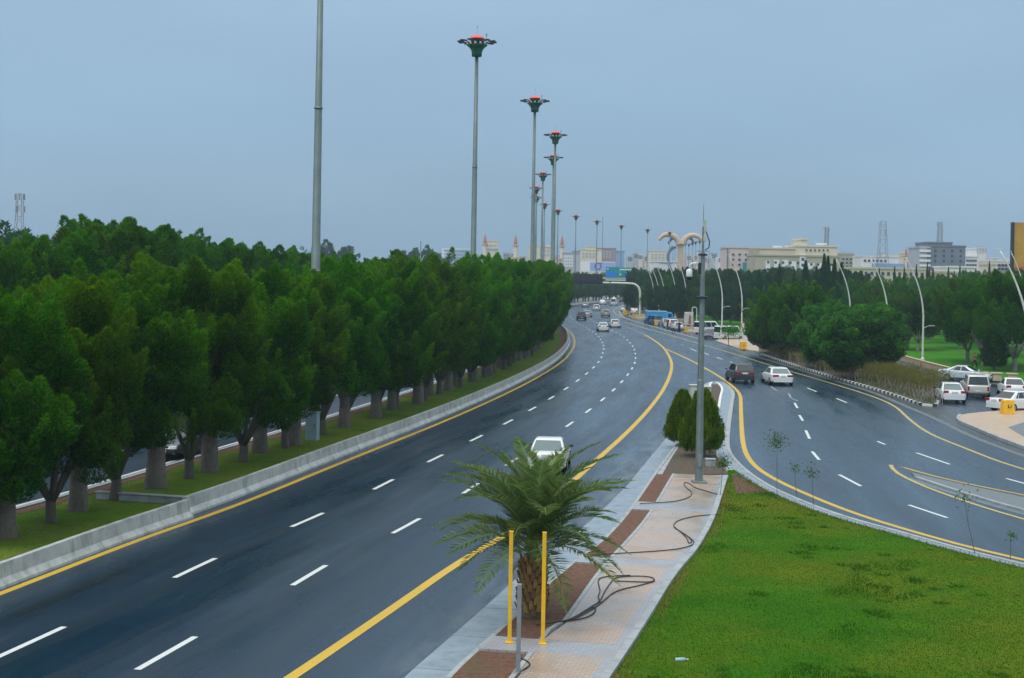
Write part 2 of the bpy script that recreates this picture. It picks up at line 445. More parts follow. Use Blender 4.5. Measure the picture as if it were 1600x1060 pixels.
plain('sign_teal', (.005, .27, .30), .45); plain('sign_green', (.004, .26, .19), .45); plain('sign_blue', (.01, .22, .72), .45); plain('sign_white', (.78, .80, .79), .45); plain('sign_red', (.55, .05, .05), .45); plain('vms_black', (.012, .016, .03), .5)
plain('poster_face', (.55, .48, .42), .5, 0, .3, 2); plain('billboard_orange', (.50, .27, .04), .5, 0, .18, .35); plain('billboard_red', (.45, .10, .04), .5); plain('billboard_blue', (.32, .42, .70), .5, 0, .1, .4); plain('billboard_navy', (.03, .06, .22), .5)
plain('bld_beige', (.58, .50, .38), .8, 0, .1, .1); plain('bld_cream', (.66, .60, .46), .8, 0, .1, .1); plain('bld_pink', (.60, .50, .47), .8, 0, .08, .1); plain('bld_white', (.70, .70, .68), .8, 0, .08, .1); plain('bld_grey', (.15, .18, .22), .8, 0, .1, .1); plain('bld_greylight', (.40, .43, .46), .8, 0, .1, .1); plain('bld_olive', (.40, .37, .27), .8, 0, .1, .1); plain('bld_blue', (.20, .34, .55), .7, 0, .1, .1); plain('bld_rose', (.34, .24, .25), .8, 0, .1, .1)
plain('win_dark', (.05, .06, .08), .25); plain('win_teal', (.05, .25, .27), .2); plain('win_white', (.72, .74, .74), .6)
plain('tower_mix', (.26, .22, .22), .6); plain('tower_red', (.40, .16, .13), .6); plain('tower_grey', (.20, .22, .24), .6); plain('monument_stone', (.55, .41, .28), .7, 0, .1, .2); plain('monument_blue', (.12, .18, .24), .6, 0, .1, .2)
plain('bottle_plastic', (.25, .42, .40), .25)

# ------------------------------------------------------------------ ground and roads
def sheet(name, poly, z, mat, parent=None, kind='structure'):
    n = len(poly)
    ar = sum(poly[i][0] * poly[(i + 1) % n][1] - poly[(i + 1) % n][0] * poly[i][1] for i in range(n))
    if ar < 0: poly = list(poly)[::-1]
    me = bpy.data.meshes.new(name); me.from_pydata([(p[0], p[1], z) for p in poly], [], [tuple(range(n))]); me.update()
    ul = me.uv_layers.new(name='road')
    for l in me.loops:
        p = poly[l.vertex_index]
        ul.data[l.index].uv = (p[0] * .97 - p[1] * .1, p[1])
    me.materials.append(M[mat])
    o = link(name, me, parent)
    if parent is None and kind: o['kind'] = kind
    return o
def px(pts, z=0.0): return [tuple(W(a, b, z))[:2] for a, b in pts]
def offs(path, off, s0, s1, step=3.0):
    n = max(2, int(abs(s1 - s0) / step) + 1)
    return [tuple(path.at(t, off(t) if callable(off) else off)[0]) for t in np.linspace(s0, s1, n)]

sheet('ground', [(-2500, -300), (2500, -300), (2500, 4500), (-2500, 4500)], -.07, 'earth')
SMAX = SP.L - 1
road = ribbon('main_road', SP, 2, SMAX, -1.2, lambda t: 16.2 if t < 330 else 17.5, 0.0, 'asphalt_main'); road['kind'] = 'structure'
opp = ribbon('opposite_road', SP, 2, SMAX, -20.5, -6.9, 0.0, 'asphalt_main'); opp['kind'] = 'structure'
# slip road, car park and service lane share one asphalt sheet
RR = wpath([(975, 503), (987.5, 507), (1005, 512.5), (1042.5, 522.5), (1080, 533.8), (1102, 540), (1149, 553.8), (1217.5, 575.6),
            (1288.7, 596), (1364, 619.4), (1400, 635), (1420.6, 656), (1452, 678.8), (1508.8, 701), (1558, 720.7), (1600, 733.6), (1700, 765)])
slip_poly = offs(SP, 11.3, 320, 150) + [(11.5, 108), (9, 85), (8, 66), (10, 50), (16, 38), (30, 30), (60, 30), (60, 95), (62, 125), (50, 172), (47, 210), (44, 245), (34, 275), (26, 305), (25.5, 322)]
slip = sheet('slip_road', slip_poly, .005, 'asphalt_slip')
# darker, older asphalt shoulder beside the hedge kerb
LEFT = Path(offs(SP, 0, 2, SMAX), 0)

GORE = wpath([(1040, 545.6), (1058.8, 553.8), (1077.5, 562.5), (1090, 569), (1102.5, 576), (1120, 586), (1137.5, 598), (1152.5, 610.6), (1157.5, 620),
              (1157.5, 632.5), (1158, 650), (1159, 673.8), (1160.6, 692), (1166, 712), (1182, 732), (1214.5, 751.7), (1257.6, 771.4), (1304, 791),
              (1365, 812.7), (1436.8, 834), (1508.5, 854), (1600, 875.4), (1720, 903)], 0, 2)
def line(path, s0, s1, off, w, z, mat, parent, name='edge_line', step=1.5):
    f = off if callable(off) else (lambda t: off)
    return ribbon(name, path, s0, s1, lambda t: f(t) - w / 2, lambda t: f(t) + w / 2, z, mat, step, parent)
def near_k(t): return .915 + .085 * min(1.0, max(0.0, (t - 68) / 26.0))
line(SP, 2, SMAX, 0, .26, .004, 'paint_yellow', road)
line(SP, 40, 262, lambda t: 11.45 * near_k(t), .30, .009, 'paint_yellow', road)
line(SP, 262, 300, 11.45, .16, .009, 'paint_faint', road)
line(GORE, 0, GORE.L, 0, .26, .009, 'paint_yellow', slip)
line(RR, 0, RR.L, 0, .2, .009, 'paint_yellow_worn', slip)
ribbon('edge_line', SP, 320, SMAX, 15.2, 15.4, .004, 'paint_yellow_worn', 3, road)
line(SP, 2, SMAX, -7.6, .2, .004, 'paint_white', opp); line(SP, 2, SMAX, -19.6, .2, .004, 'paint_yellow', opp)
# lane dashes: 3 m long every 9 m; the first of each row is set where the photo shows it
def dash_row(parent, off, s0, s1, z, w=.17):
    me_cache = None; s = s0
    while s < s1:
        k = near_k(s) if off > 0 else 1.0; o = ribbon('lane_dash', SP, s - 1.5, s + 1.5, off * k - w / 2, off * k + w / 2, z, 'paint_white', 1.5, parent); s += 9.0
sA = SP.near(W(50, 1003))[0]; sB = SP.near(W(265, 1020))[0]
dash_row(road, 3.8, sA - 18, 560, .004); dash_row(road, 7.6, sB - 18, 560, .004)
dash_row(opp, -11.5, 60, 300, .004); dash_row(opp, -15.5, 64, 300, .004)
def dash_px(a, b, w=.16, mat='paint_white', z=.009, name='lane_dash'):
    A, B = W(*a), W(*b); d = (B - A).normalized(); n = Vector((-d.y, d.x, 0)) * w / 2
    mb = MB(); mb.add([(A - n).to_tuple()[:2] + (z,), (B - n).to_tuple()[:2] + (z,), (B + n).to_tuple()[:2] + (z,), (A + n).to_tuple()[:2] + (z,)], [(0, 1, 2, 3)])
    o = mb.build(name, mat, slip)
    if o.data.polygons[0].normal.z < 0: o.data.flip_normals()
    return o
for a, b in (((1079, 545), (1088, 549)), ((1100, 551.5), (1108, 555)), ((1119.5, 558.5), (1129, 562)), ((1141, 565.5), (1151, 570)), ((1193, 584), (1204, 589)),
             ((1261, 606.5), (1276, 612.5)), ((1307, 623), (1323, 629.5)), ((1241.5, 630), (1246, 638)), ((1249, 649), (1254.5, 658)), ((1259, 673), (1265, 686)),
             ((1269, 706), (1280, 719)), ((1311, 742), (1345, 760)), ((1420, 789.5), (1480, 809.5)), ((1432, 708), (1484, 726)), ((1572, 748), (1612, 759)),
             ((1371, 690), (1383, 695))):
    dash_px(a, b)
for a, b in (((1204, 604), (1214, 611)), ((1232, 615), (1236, 622)), ((1237, 623), (1247, 627)), ((1062, 538), (1069, 540.5)), ((1046, 531.5), (1052, 534))):
    dash_px(a, b, .12, 'paint_faint')

for s_, o_, l_, w_ in ((95, 10.2, 9, .5), (132, 4.9, 14, 1.1), (168, 9.6, 10, .9), (74, 1.7, 6, .35), (205, 5.6, 18, 2.2)):
    ribbon('asphalt_patch', SP, s_, s_ + l_, o_ - w_ / 2, o_ + w_ / 2, .003, 'asphalt_patch', 1.5, road)
# ------------------------------------------------------------------ median: grass, soil, kerb, concrete barriers
med = ribbon('median_ground', SP, 30, SMAX, -6.6, -1.0, .12, 'lawn_median', 2, None, .2); med['kind'] = 'structure'
ribbon('soil_strip', SP, 30, SMAX, lambda t: -1.95 - .25 * math.sin(t * 1.7) * math.sin(t * .6), -1.0, .135, 'soil_red', 1.0, med)
ribbon('soil_strip', SP, 30, SMAX, -6.62, lambda t: -6.05 + .2 * math.sin(t * 1.3), .135, 'soil_red', 1.0, med)
mk = empty('median_kerb', (0, 0, 0)); tag(mk, 'pale concrete kerb along the far side of the tree median', 'kerb')
s = 44.0
while s < 330:
    ribbon('kerbstone', SP, s + .01, s + 2.98, -6.92, -6.66, .17, 'kerb_concrete', 1.5, mk, .2); s += 3.0
def barrier(name, segs, off, label):
    root = empty(name, tuple(SP.at(segs[0], off)[0]) + (0,)); tag(root, label, 'barrier'); base = root.location
    prof = [(.28, 0), (.27, .08), (.13, .25), (.09, .66), (-.09, .66), (-.13, .25), (-.27, .08), (-.28, 0)]
    for s0, s1 in zip(segs[:-1], segs[1:]):
        n = 4; V = []; Fc = []
        for i in range(n):
            t = s0 + .012 + (s1 - s0 - .024) * i / (n - 1)
            for y, z in prof:
                p, _ = SP.at(t, off + y); V.append((p[0] - base.x, p[1] - base.y, z))
        k = len(prof)
        for i in range(n - 1):
            for j in range(k - 1):
                Fc.append((i * k + j, i * k + j + 1, (i + 1) * k + j + 1, (i + 1) * k + j))
        Fc.append(tuple(range(k - 1, -1, -1))); Fc.append(tuple((n - 1) * k + j for j in range(k)))
        MB().add(V, Fc).build('barrier_segment', 'barrier_concrete', root)
barrier('concrete_barrier', list(np.linspace(51, 88.7, 7)), -.52, 'stained concrete safety barrier at the near end of the tree median')
barrier('concrete_barrier', list(np.linspace(89.2, 395, 52)), -.88, 'long curving concrete safety barrier along the tree median')
barrier('concrete_barrier', list(np.linspace(395.6, 690, 50)), -.88, 'far concrete barrier where the highway bends right beneath the distant trees')
cw = empty('cross_wall', tuple(SP.at(90.2, -1.2)[0]) + (0,)); tag(cw, 'low concrete wall crossing the grassy median at the barrier step', 'wall')
a, b = W(152, 776, .2), W(306, 786, .2); mid = (a + b) / 2; L_ = (b - a).length; ang = math.atan2(b.y - a.y, b.x - a.x)
MB().box((mid.x - cw.location.x, mid.y - cw.location.y, .19), (L_, .22, .36), ang).build('wall_slab', 'kerb_concrete', cw, bevel=.02)
MB().box((mid.x - cw.location.x, mid.y - cw.location.y, .395), (L_ + .06, .30, .05), ang).build('coping', 'kerb_concrete', cw, bevel=.01)

# ------------------------------------------------------------------ traffic island with walkway, planters and lawn
IZ = .13
tip = [(1060, 684), (1066, 662), (1080, 632), (1094, 606), (1106, 596.5), (1128, 596), (1141, 604), (1149, 613), (1147, 626), (1145, 640), (1141, 672), (1139.5, 695), (1144, 710),
       (1162, 730), (1187, 749), (1222, 769), (1311, 805), (1422, 834.5), (1508, 859), (1600, 881), (1720, 909)]
TIP = wpath(tip, .13, 2)
k1 = lambda t: 14.25 if t < 72 else min(15.0, 14.25 + (t - 72) * .045)
SI = 118.0
isl_poly = offs(SP, lambda t: k1(t) - .2, 45, SI) + [tuple(p) for p in TIP.D] + [(30, 20), (0, 20)]
isl = empty('traffic_island', (0, 0, 0)); isl['kind'] = 'structure'
MB().prism(isl_poly, 0.0, IZ).build('island_base', 'kerb_concrete', isl)
# gutter slabs of pale concrete along the highway side
gut = empty('road_gutter', (0, 0, 0)); gut['kind'] = 'structure'
s = 48.0
while s < 132:
    ribbon('gutter_slab', SP, s + .015, s + 2.985, lambda t: 13.0 + min(.9, max(0, (t - 72) * .03)), lambda t: k1(t) - .27, .025, 'gutter_concrete', 1.5, gut, .03); s += 3.0
s = 44.0
while s < 128:
    ribbon('kerbstone', SP, s + .01, s + .99, lambda t: k1(t) - .26, lambda t: k1(t) - .13, IZ + .03, 'kerb_concrete', 1.0, isl, .15); s += 1.0
# pale strip and kerb on the slip road side
s = 18.0
TG = Path([tuple(TIP.at(t, 0)[0]) for t in np.linspace(0, TIP.L, 240)], 0)
s = TG.near(W(1128, 596))[0]
wid = lambda t: .95
while s < TG.L - 3:
    ribbon('kerb_strip', TG, s + .012, s + 2.488, .30, .62 + .5 * max(0, 1 - (s - TG.near(W(1128, 596))[0]) / 60), IZ + .022, 'gutter_concrete', .6, isl, .10)
    ribbon('kerbstone', TG, s + .012, s + 2.488, .02, .2, IZ + .03, 'kerb_concrete', .6, isl, .15); s += 2.5
# inner planter bed at the tip, edged with kerb
bed = px([(1063, 744), (1034, 744), (1046, 722), (1060, 700), (1068, 680), (1080, 650), (1094, 625), (1104, 608), (1110, 601), (1121, 601), (1127, 607), (1127, 614), (1123, 632), (1122, 655), (1121, 690), (1119, 712), (1126, 725), (1139, 742)], IZ)
sheet('soil_bed', bed, IZ + .03, 'soil_dark', isl)
BE = Path(px([(1103, 640), (1108, 618), (1109.5, 600), (1115, 598.5), (1122, 600), (1128, 607), (1128.5, 612), (1125.5, 622), (1123, 640)], IZ), 1)
s = 0.0
while s < BE.L - .9:
    ribbon('bed_kerb', BE, s + .01, s + .99, -.09, .09, IZ + .11, 'kerb_white', .33, isl, .1); s += 1.0
# walkway
WZ = IZ + .09
wl0 = lambda t: 15.5 if t < 76 else 15.72
wl1 = lambda t: 17.12 + min(.75, max(0, (t - 66) * .035))
S_TOP = 104.4
bands = [(45, 54.6), (55.3, 64.2), (64.9, 73.3), (74.5, 84.2), (85.6, 94.3), (96.1, S_TOP)]
prev = None
for i, (a, b) in enumerate(bands):
    ribbon('walkway_panel', SP, a, b, wl0, wl1, WZ, 'pavers_pink', 1.5, isl, .12)
    if i + 1 < len(bands):
        ribbon('walkway_band', SP, b + .004, bands[i + 1][0] - .004, lambda t: k1(t) - .12, wl1, WZ - .004, 'pavers_grey', .7, isl, .12)
    ribbon('planter_soil', SP, a + .1, b - .05, lambda t: k1(t) - .12, lambda t: wl0(t) - .13, IZ + .045, 'soil_red', 1.0, isl)
    t = a
    while t < b - .2:
        e = min(t + 1.0, b)
        ribbon('planter_edging', SP, t + .008, e - .008, lambda q: wl0(q) - .12, lambda q: wl0(q) - .004, WZ + .01, 'kerb_concrete', .5, isl, .14); t += 1.0
t = 46.0
while t < S_TOP:
    ribbon('kerbstone', SP, t + .01, min(t + .99, S_TOP), lambda q: wl1(q) + .004, lambda q: wl1(q) + .2, WZ + .03, 'kerb_concrete', .5, isl, .3); t += 1.0
ribbon('walkway_border', SP, 45, S_TOP, lambda q: wl1(q) - .2, lambda q: wl1(q) - .004, WZ + .004, 'pavers_grey', 1.0, isl)
# lawn of the island
lawn_poly = offs(SP, lambda t: wl1(t) + .2, 30, S_TOP + .3) + px([(1136, 735), (1150, 735), (1170, 750), (1190, 757)], IZ) \
    + [tuple(TG.at(t, .62)[0]) for t in np.linspace(TG.near(W(1200, 757))[0], TG.L, 60)] + [(30, 21), (8, 21)]
lw = sheet('island_lawn', lawn_poly, IZ + .02, 'lawn_near')
sheet('soil_patch', px([(1143, 742), (1150, 741), (1172, 753), (1205, 771), (1150, 772)], IZ), IZ + .028, 'soil_red', isl)

# ------------------------------------------------------------------ triangular island on the slip road
ti = empty('splitter_island', (0, 0, 0)); ti['kind'] = 'structure'
up = px([(1424, 740), (1465, 750), (1548, 768), (1600, 779), (1720, 803)]); lo = px([(1430, 747), (1499, 770), (1590, 797), (1720, 830)])
MB().prism(up + lo[::-1], 0, .05).build('island_base', 'gravel_grey', ti)
LP = Path(lo, 1); s = .2
while s < LP.L - 2:
    ribbon('kerbstone', LP, s + .01, s + 1.49, -.02, .14, .10, 'kerb_concrete', .75, ti, .1); s += 1.5
ribbon('gutter', LP, .1, LP.L, .17, .6, .012, 'gutter_dark', 1.5, ti, .01)
TU = wpath([(1396, 731), (1392, 727), (1402, 728), (1465, 746.5), (1548.5, 764), (1600, 774), (1720, 799)], 0, 1)
TLp = wpath([(1391.5, 727), (1396, 735.6), (1409.7, 744.5), (1439.5, 759), (1499, 781), (1558, 800), (1600, 812), (1720, 845)], 0, 2)
line(TU, 0.3, TU.L, 0, .17, .012, 'paint_yellow', slip); line(TLp, 0, TLp.L, 0, .2, .016, 'paint_yellow_worn', slip)

# ------------------------------------------------------------------ right side: kerbs, pavements, park
hk = wpath([(1183, 551), (1186, 552.5), (1232, 568.5), (1270, 580.8), (1307.5, 592), (1345, 602.5), (1400, 619), (1425, 628), (1441, 633.8), (1452, 635.5), (1462, 635), (1464, 628)], 0, 2)
hi = empty('hedge_island', (0, 0, 0)); hi['kind'] = 'structure'
hpoly = [tuple(p) for p in hk.D] + px([(1462, 606), (1450, 588), (1415, 572), (1385, 567), (1330, 556), (1270, 548), (1200, 541), (1187, 545)])
MB().prism(hpoly, 0, .10).build('island_base', 'soil_dark', hi)
s = 0.0; i = 0
while s < hk.L - .5:
    ribbon('kerbstone', hk, s + .01, s + .59, -.02, .2, .17, 'kerb_white' if i % 2 else 'kerb_black', .3, hi, .18); s += .6; i += 1
# pale gutter seam along the hedge and across the service lane mouth
GS = wpath([(1120, 536), (1160, 551), (1190, 560), (1240, 575), (1300, 594), (1370, 615), (1410, 633), (1447, 648), (1481, 663.8), (1512, 680), (1550, 695), (1600, 713), (1700, 747)], 0, 2)
concrete('seam_concrete', (.12, .14, .15), .6, rough=.5)
ribbon('road_seam', GS, 4, GS.L, -.22, .22, .012, 'seam_concrete', 2, slip)
ribbon('old_shoulder', GS, 4, GS.L, -2.2, -.24, .009, 'asphalt_old', 2, slip)
# corner pavement at the right
cp = px([(1495, 655), (1497, 659), (1505, 664), (1519, 669), (1550, 683), (1600, 702), (1720, 745), (1720, 640), (1600, 643), (1544, 646.5), (1512, 650), (1500, 652)])
corner = empty('corner_pavement', (0, 0, 0)); corner['kind'] = 'structure'
MB().prism(cp, 0, .16).build('pavement_slab', 'paving_beige', corner)
CK = Path(px([(1500, 651.5), (1495, 655), (1497, 659.5), (1505, 664.5), (1519, 669.5), (1550, 683.5), (1600, 702.5), (1720, 746)]), 2); s = 0
while s < CK.L - 1:
    ribbon('kerbstone', CK, s + .01, s + .99, -.14, .06, .185, 'kerb_concrete', .5, corner, .18); s += 1.0
ribbon('gutter', CK, .5, CK.L, -1.5, -.9, .011, 'gutter_concrete', 1, corner)
sheet('grey_paving', px([(1575, 668), (1600, 660), (1720, 650), (1720, 725), (1600, 683)], .16), .165, 'gravel_grey', corner)
# beige pavement by the round sign
sp_ = px([(1118, 534), (1150, 545), (1172, 549.5), (1186, 550.5), (1183, 536), (1178, 525), (1166, 520), (1135, 527)])
pav = empty('sign_pavement', (0, 0, 0)); pav['kind'] = 'structure'
MB().prism(sp_, 0, .15).build('pavement_slab', 'paving_beige', pav)
PK = Path(px([(1118, 534), (1150, 545), (1172, 549.5), (1186, 550.5)]), 1); s = 0
while s < PK.L - 1:
    ribbon('kerbstone', PK, s + .01, s + 1.49, -.12, .06, .17, 'kerb_concrete', .5, pav, .17); s += 1.5
# car park apron kerb
ap = wpath([(970, 483), (967.5, 489), (972.5, 496), (984, 501), (1011, 508.5), (1055, 521), (1090, 530)], 0, 2)
apron = empty('apron_kerb', (0, 0, 0)); apron['kind'] = 'structure'; s = 0
while s < ap.L - 3:
    ribbon('kerbstone', ap, s + .02, s + 2.98, -.15, .15, .1, 'kerb_concrete', 1.5, apron, .1); s += 3.0
# park lawn
park_poly = [(37, 262), (43.5, 235), (44.8, 190), (45.2, 168), (43.2, 141), (44.5, 129), (49, 127.5), (75, 121), (140, 120), (220, 330), (60, 420), (40, 330)]
pk = sheet('park_lawn', park_poly, .10, 'lawn_park'); 
pwall = empty('park_wall', tuple(W(1480, 585))); tag(pwall, 'low beige stone wall between the service lane and the park lawn', 'wall')
PW = Path([(47.2, 205), (45.0, 168), (43.6, 150), (43.0, 138)], 2); s = 0
bl = pwall.location
while s < PW.L - 1.4:
    (a, d), (b, _) = PW.at(s + .7, 0), PW.at(s + 1.4, 0); ang = math.atan2(d[1], d[0])
    MB().box((a[0] - bl.x, a[1] - bl.y, .32), (1.37, .30, .64), ang).build('wall_block', 'beige_wall', pwall, bevel=.02)
    MB().box((a[0] - bl.x, a[1] - bl.y, .675), (1.39, .38, .07), ang).build('coping_stone', 'beige_stone', pwall, bevel=.01); s += 1.4
RK = Path(px([(1500, 596), (1520, 600), (1545, 603), (1575, 605), (1605, 606)]), 1)
rk = empty('roundabout_kerb', (0, 0, 0)); rk['kind'] = 'structure'; s = 0; i = 0
while s < RK.L - .9:
    ribbon('kerbstone', RK, s + .01, s + .89, -.1, .15, .17, 'kerb_white' if i % 2 else 'kerb_black', .3, rk, .17); s += .9; i += 1

# ------------------------------------------------------------------ vegetation builders
def unit(a): return a / np.maximum(1e-9, np.linalg.norm(a, axis=1, keepdims=True))
def leaves(name, P, D, ln, wd, tint, rng, mat, curl=.15):
    """one diamond-shaped leaf per point P along direction D"""
    n = len(P); D = unit(D)
    side = unit(np.cross(D, rng.normal(size=(n, 3))))
    nor = np.cross(D, side)
    ln = np.asarray(ln)[:, None] * np.ones((n, 1)); wd = np.asarray(wd)[:, None] * np.ones((n, 1))
    mid = P + D * ln * .45 + nor * ln * curl
    V = np.empty((n, 4, 3)); V[:, 0] = P; V[:, 1] = mid - side * wd * .5; V[:, 2] = P + D * ln; V[:, 3] = mid + side * wd * .5
    Fq = np.arange(n * 4).reshape(n, 4)
    me = fast_mesh(name, V.reshape(-1, 3), Fq, np.repeat(np.clip(tint, 0, 1), 4)); me.materials.append(M[mat])
    return me
def flame_crown(name, rng, Ht, z0, Rad, nl, per, mat, leaf=(.15, .045), lobe=(.5, 1.9), wide=.32, topr=.25, upl=.75, droop=.0, round_=False):
    """crown made of upright pointed clumps of leaves spread through an egg-shaped volume"""
    Ps, Ds, Ts, Ls = [], [], [], []
    def radius(t): 
        return Rad * np.where(t < wide, .62 + .38 * np.sin(np.pi / 2 * t / wide), topr + (1 - topr) * np.cos(np.pi / 2 * np.clip((t - wide) / (1 - wide), 0, 1)) ** .8)
    for i in range(nl):
        t = rng.beta(1.25, 1.25); a = rng.uniform(0, 2 * np.pi); q = math.sqrt(rng.uniform(.12, 1)) if i % 4 else rng.uniform(.1, .6)
        if i % 3: q = rng.uniform(.74, 1.12)
        hl = lobe[1] * rng.uniform(.6, 1.35); rl = lobe[0] * rng.uniform(.6, 1.4)
        if i % 6 == 0: rl *= .45; hl *= 1.15; q = rng.uniform(.95, 1.2)
        zc = z0 + t * (Ht - z0 - hl * .8)
        r = float(radius(np.array(t))) * q
        c = np.array((r * math.cos(a), r * math.sin(a), zc))
        n = int(per * rng.uniform(.75, 1.25) * (rl / lobe[0]) ** 1.3)
        u = rng.uniform(0, 1, n) ** .85; th = rng.uniform(0, 2 * np.pi, n)
        prof = (np.sin(np.pi * np.clip(u, 0, 1) ** .62) * .85 + .15 * (1 - u)) if not round_ else np.sin(np.pi * u) ** .6
        rr = rl * prof * rng.uniform(.3, 1.0, n) ** .5 * rng.normal(1, .14, n)
        lean = np.array((math.cos(a + rng.normal(0, .5)), math.sin(a + rng.normal(0, .5)), 0)) * rng.uniform(.1, .75) * q
        out = np.stack((np.cos(th), np.sin(th), np.zeros(n)), 1)
        P = c + out * rr[:, None] + np.outer(u * hl, (0, 0, 1)) + np.outer(u * hl, lean)
        D = out * (.75 + .2 * rng.normal(size=(n, 1))) + np.array((0, 0, upl)) + rng.normal(size=(n, 3)) * .38 - np.array((0, 0, droop)) * rng.uniform(0, 1, (n, 1))
        Ps.append(P); Ds.append(D); Ts.append(np.clip(.12 + .55 * u ** 1.6 + rng.normal(0, .13, n) + rng.normal(0, .16), 0, 1)); Ls.append(rng.uniform(.7, 1.3, n))  # young growth lighter at clump tips, also painting lit tops into the leaf colour
    P = np.concatenate(Ps); D = np.concatenate(Ds); T = np.concatenate(Ts); Ls = np.concatenate(Ls)
    return leaves(name, P, D, Ls * leaf[0], Ls * leaf[1], T, rng, mat)
def trunk_mesh(name, rng, h, r, limbs, spread, mat, top=3.5):
    mb = MB()
    mb.tube([(0, 0, -.1), (0, 0, .1), (.03, .02, h * .6), (.0, .03, h)], [r * 1.35, r * 1.12, r * .95, r * .9], 9)
    for i in range(limbs):
        a = 2 * math.pi * i / limbs + rng.uniform(-.35, .35); e = spread * rng.uniform(.6, 1.15); zt = top * rng.uniform(.8, 1.2)
        c, s_ = math.cos(a), math.sin(a)
        mb.tube([(c * r * .3, s_ * r * .3, h * .8), (c * e * .45, s_ * e * .45, h + (zt - h) * .3), (c * e * .8, s_ * e * .8, h + (zt - h) * .65), (c * e, s_ * e, zt)],
                [r * .55, r * .42, r * .3, r * .14], 6)
    me = bpy.data.meshes.new(name); me.from_pydata(mb.v, [], mb.f); me.update()
    me.polygons.foreach_set('use_smooth', [True] * len(me.polygons)); me.materials.append(M[mat]); return me
def tree(name, loc, crown_me, trunk_me, label, cat='tree', group=None, rz=0, sc=(1, 1, 1)):
    o = empty(name, loc, rz); o.scale = sc; tag(o, label, cat, group)
    link('trunk', trunk_me, o); link('crown', crown_me, o); return o
ORD = ['first', 'second', 'third', 'fourth', 'fifth', 'sixth', 'seventh', 'eighth', 'ninth', 'tenth', 'eleventh', 'twelfth', 'thirteenth', 'fourteenth', 'fifteenth', 'sixteenth',
       'seventeenth', 'eighteenth', 'nineteenth', 'twentieth', 'twenty-first', 'twenty-second', 'twenty-third', 'twenty-fourth', 'twenty-fifth', 'twenty-sixth', 'twenty-seventh', 'twenty-eighth', 'twenty-ninth', 'thirtieth',
       'thirty-first', 'thirty-second', 'thirty-third', 'thirty-fourth', 'thirty-fifth']

# --- median trees (dense evergreen, short forked trunks)
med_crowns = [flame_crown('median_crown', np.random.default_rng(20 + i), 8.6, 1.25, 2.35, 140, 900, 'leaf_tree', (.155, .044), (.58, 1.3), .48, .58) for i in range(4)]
med_trunks = [trunk_mesh('median_trunk', np.random.default_rng(40 + i), .95, .2, 7, 1.25, 'trunk_bark', 3.2) for i in range(3)]
rg = np.random.default_rng(5)
med_px = [(-25, 850), (80, 822), (180, 786), (295, 752), (380, 726)]
med_s = [SP.near(W(a, b)) for a, b in med_px]
s = med_s[-1][0] + 5.6; 
while s < 345:
    med_s.append((s, -4.35 + rg.uniform(-.35, .35))); s += 5.7 * rg.uniform(.9, 1.12)
n_med = len(med_s)
for i, (s, off) in enumerate(med_s):
    p, d = SP.at(s, off); h = (1.0 if i < 4 else 1.06 + .12 * min(1, (i - 4) / 8)) * rg.uniform(.93, 1.07)
    nm = ORD[i] if i < len(ORD) else None
    lab = 'dense dark green tree in the median row, %s from the near left edge' % nm if nm else 'dense green tree far along the median row where the highway bends'
    tree('median_tree', (p[0], p[1], .12), med_crowns[i % 4], med_trunks[i % 3], lab, group='trees along the highway median', rz=rg.uniform(0, 6.28), sc=(h * rg.uniform(.92, 1.06), h * rg.uniform(.92, 1.06), h))
s = 345
far_lab = 'distant green tree of the median row where the highway bends right'
while s < 700:
    p, d = SP.at(s, -4.2 + rg.uniform(-.5, .5)); h = rg.uniform(1.0, 1.2)
    tree('median_tree', (p[0], p[1], .12), med_crowns[int(rg.integers(4))], med_trunks[0], far_lab, group='distant trees along the highway median', rz=rg.uniform(0, 6.28), sc=(h, h, h)); s += 6.2

# --- fan palms standing between the median trees
def fan_frond(seed, mat):
    rng = np.random.default_rng(seed); mb = MB(); L = 1.05
    pts = [Vector((0, 0, 0)), Vector((L * .35, 0, .32)), Vector((L * .75, 0, .42)), Vector((L, 0, .36))]
    V, Fq, T = [], [], []
    for a, b in zip(pts[:-1], pts[1:]):
        k = len(V); V += [a + Vector((0, -.018, 0)), a + Vector((0, .018, 0)), b + Vector((0, .014, 0)), b + Vector((0, -.014, 0))]; Fq.append((k, k + 1, k + 2, k + 3)); T += [.7] * 4
    c = pts[-1]
    for j in range(26):
        a = -1.9 + 3.8 * j / 25; ln = .85 * (1 - .18 * abs(a) / 1.9) * rng.uniform(.9, 1.1)
        d = Vector((math.cos(a), math.sin(a), .12 - .25 * abs(a) / 1.9)); s_ = Vector((-math.sin(a), math.cos(a), 0)) * .036
        e = c + d * ln; e.z -= .28 * rng.uniform(.5, 1.2); m = c + d * ln * .62
        k = len(V); V += [c, m - s_, e, m + s_]; Fq.append((k, k + 1, k + 2, k + 3)); T += [rng.uniform(.1, .9)] * 4
    me = fast_mesh('fan_frond', [tuple(v) for v in V], Fq, T); me.materials.append(M[mat]); return me
fan_green = [fan_frond(i, 'leaf_fan') for i in range(3)]; fan_dry = fan_frond(9, 'leaf_dry')
def palm_trunk_mesh(h, r):
    mb = MB(); prof = [(r * 1.32, -.1), (r * 1.28, .06), (r * 1.1, .5), (r, 1.1)]
    z = 1.1; k = 0
    while z < h:
        prof += [(r * (1 - .1 * z / h) * (1.03 if k % 2 else .98), z)]; z += .16; k += 1
    prof += [(r * .9, h), (r * 1.0, h + .25), (r * .5, h + .5)]
    mb.lathe(prof, 14); me = bpy.data.meshes.new('palm_trunk'); me.from_pydata(mb.v, [], mb.f); me.update()
    me.polygons.foreach_set('use_smooth', [True] * len(me.polygons)); me.materials.append(M['trunk_palm']); return me
ptm = palm_trunk_mesh(3.4, .33)
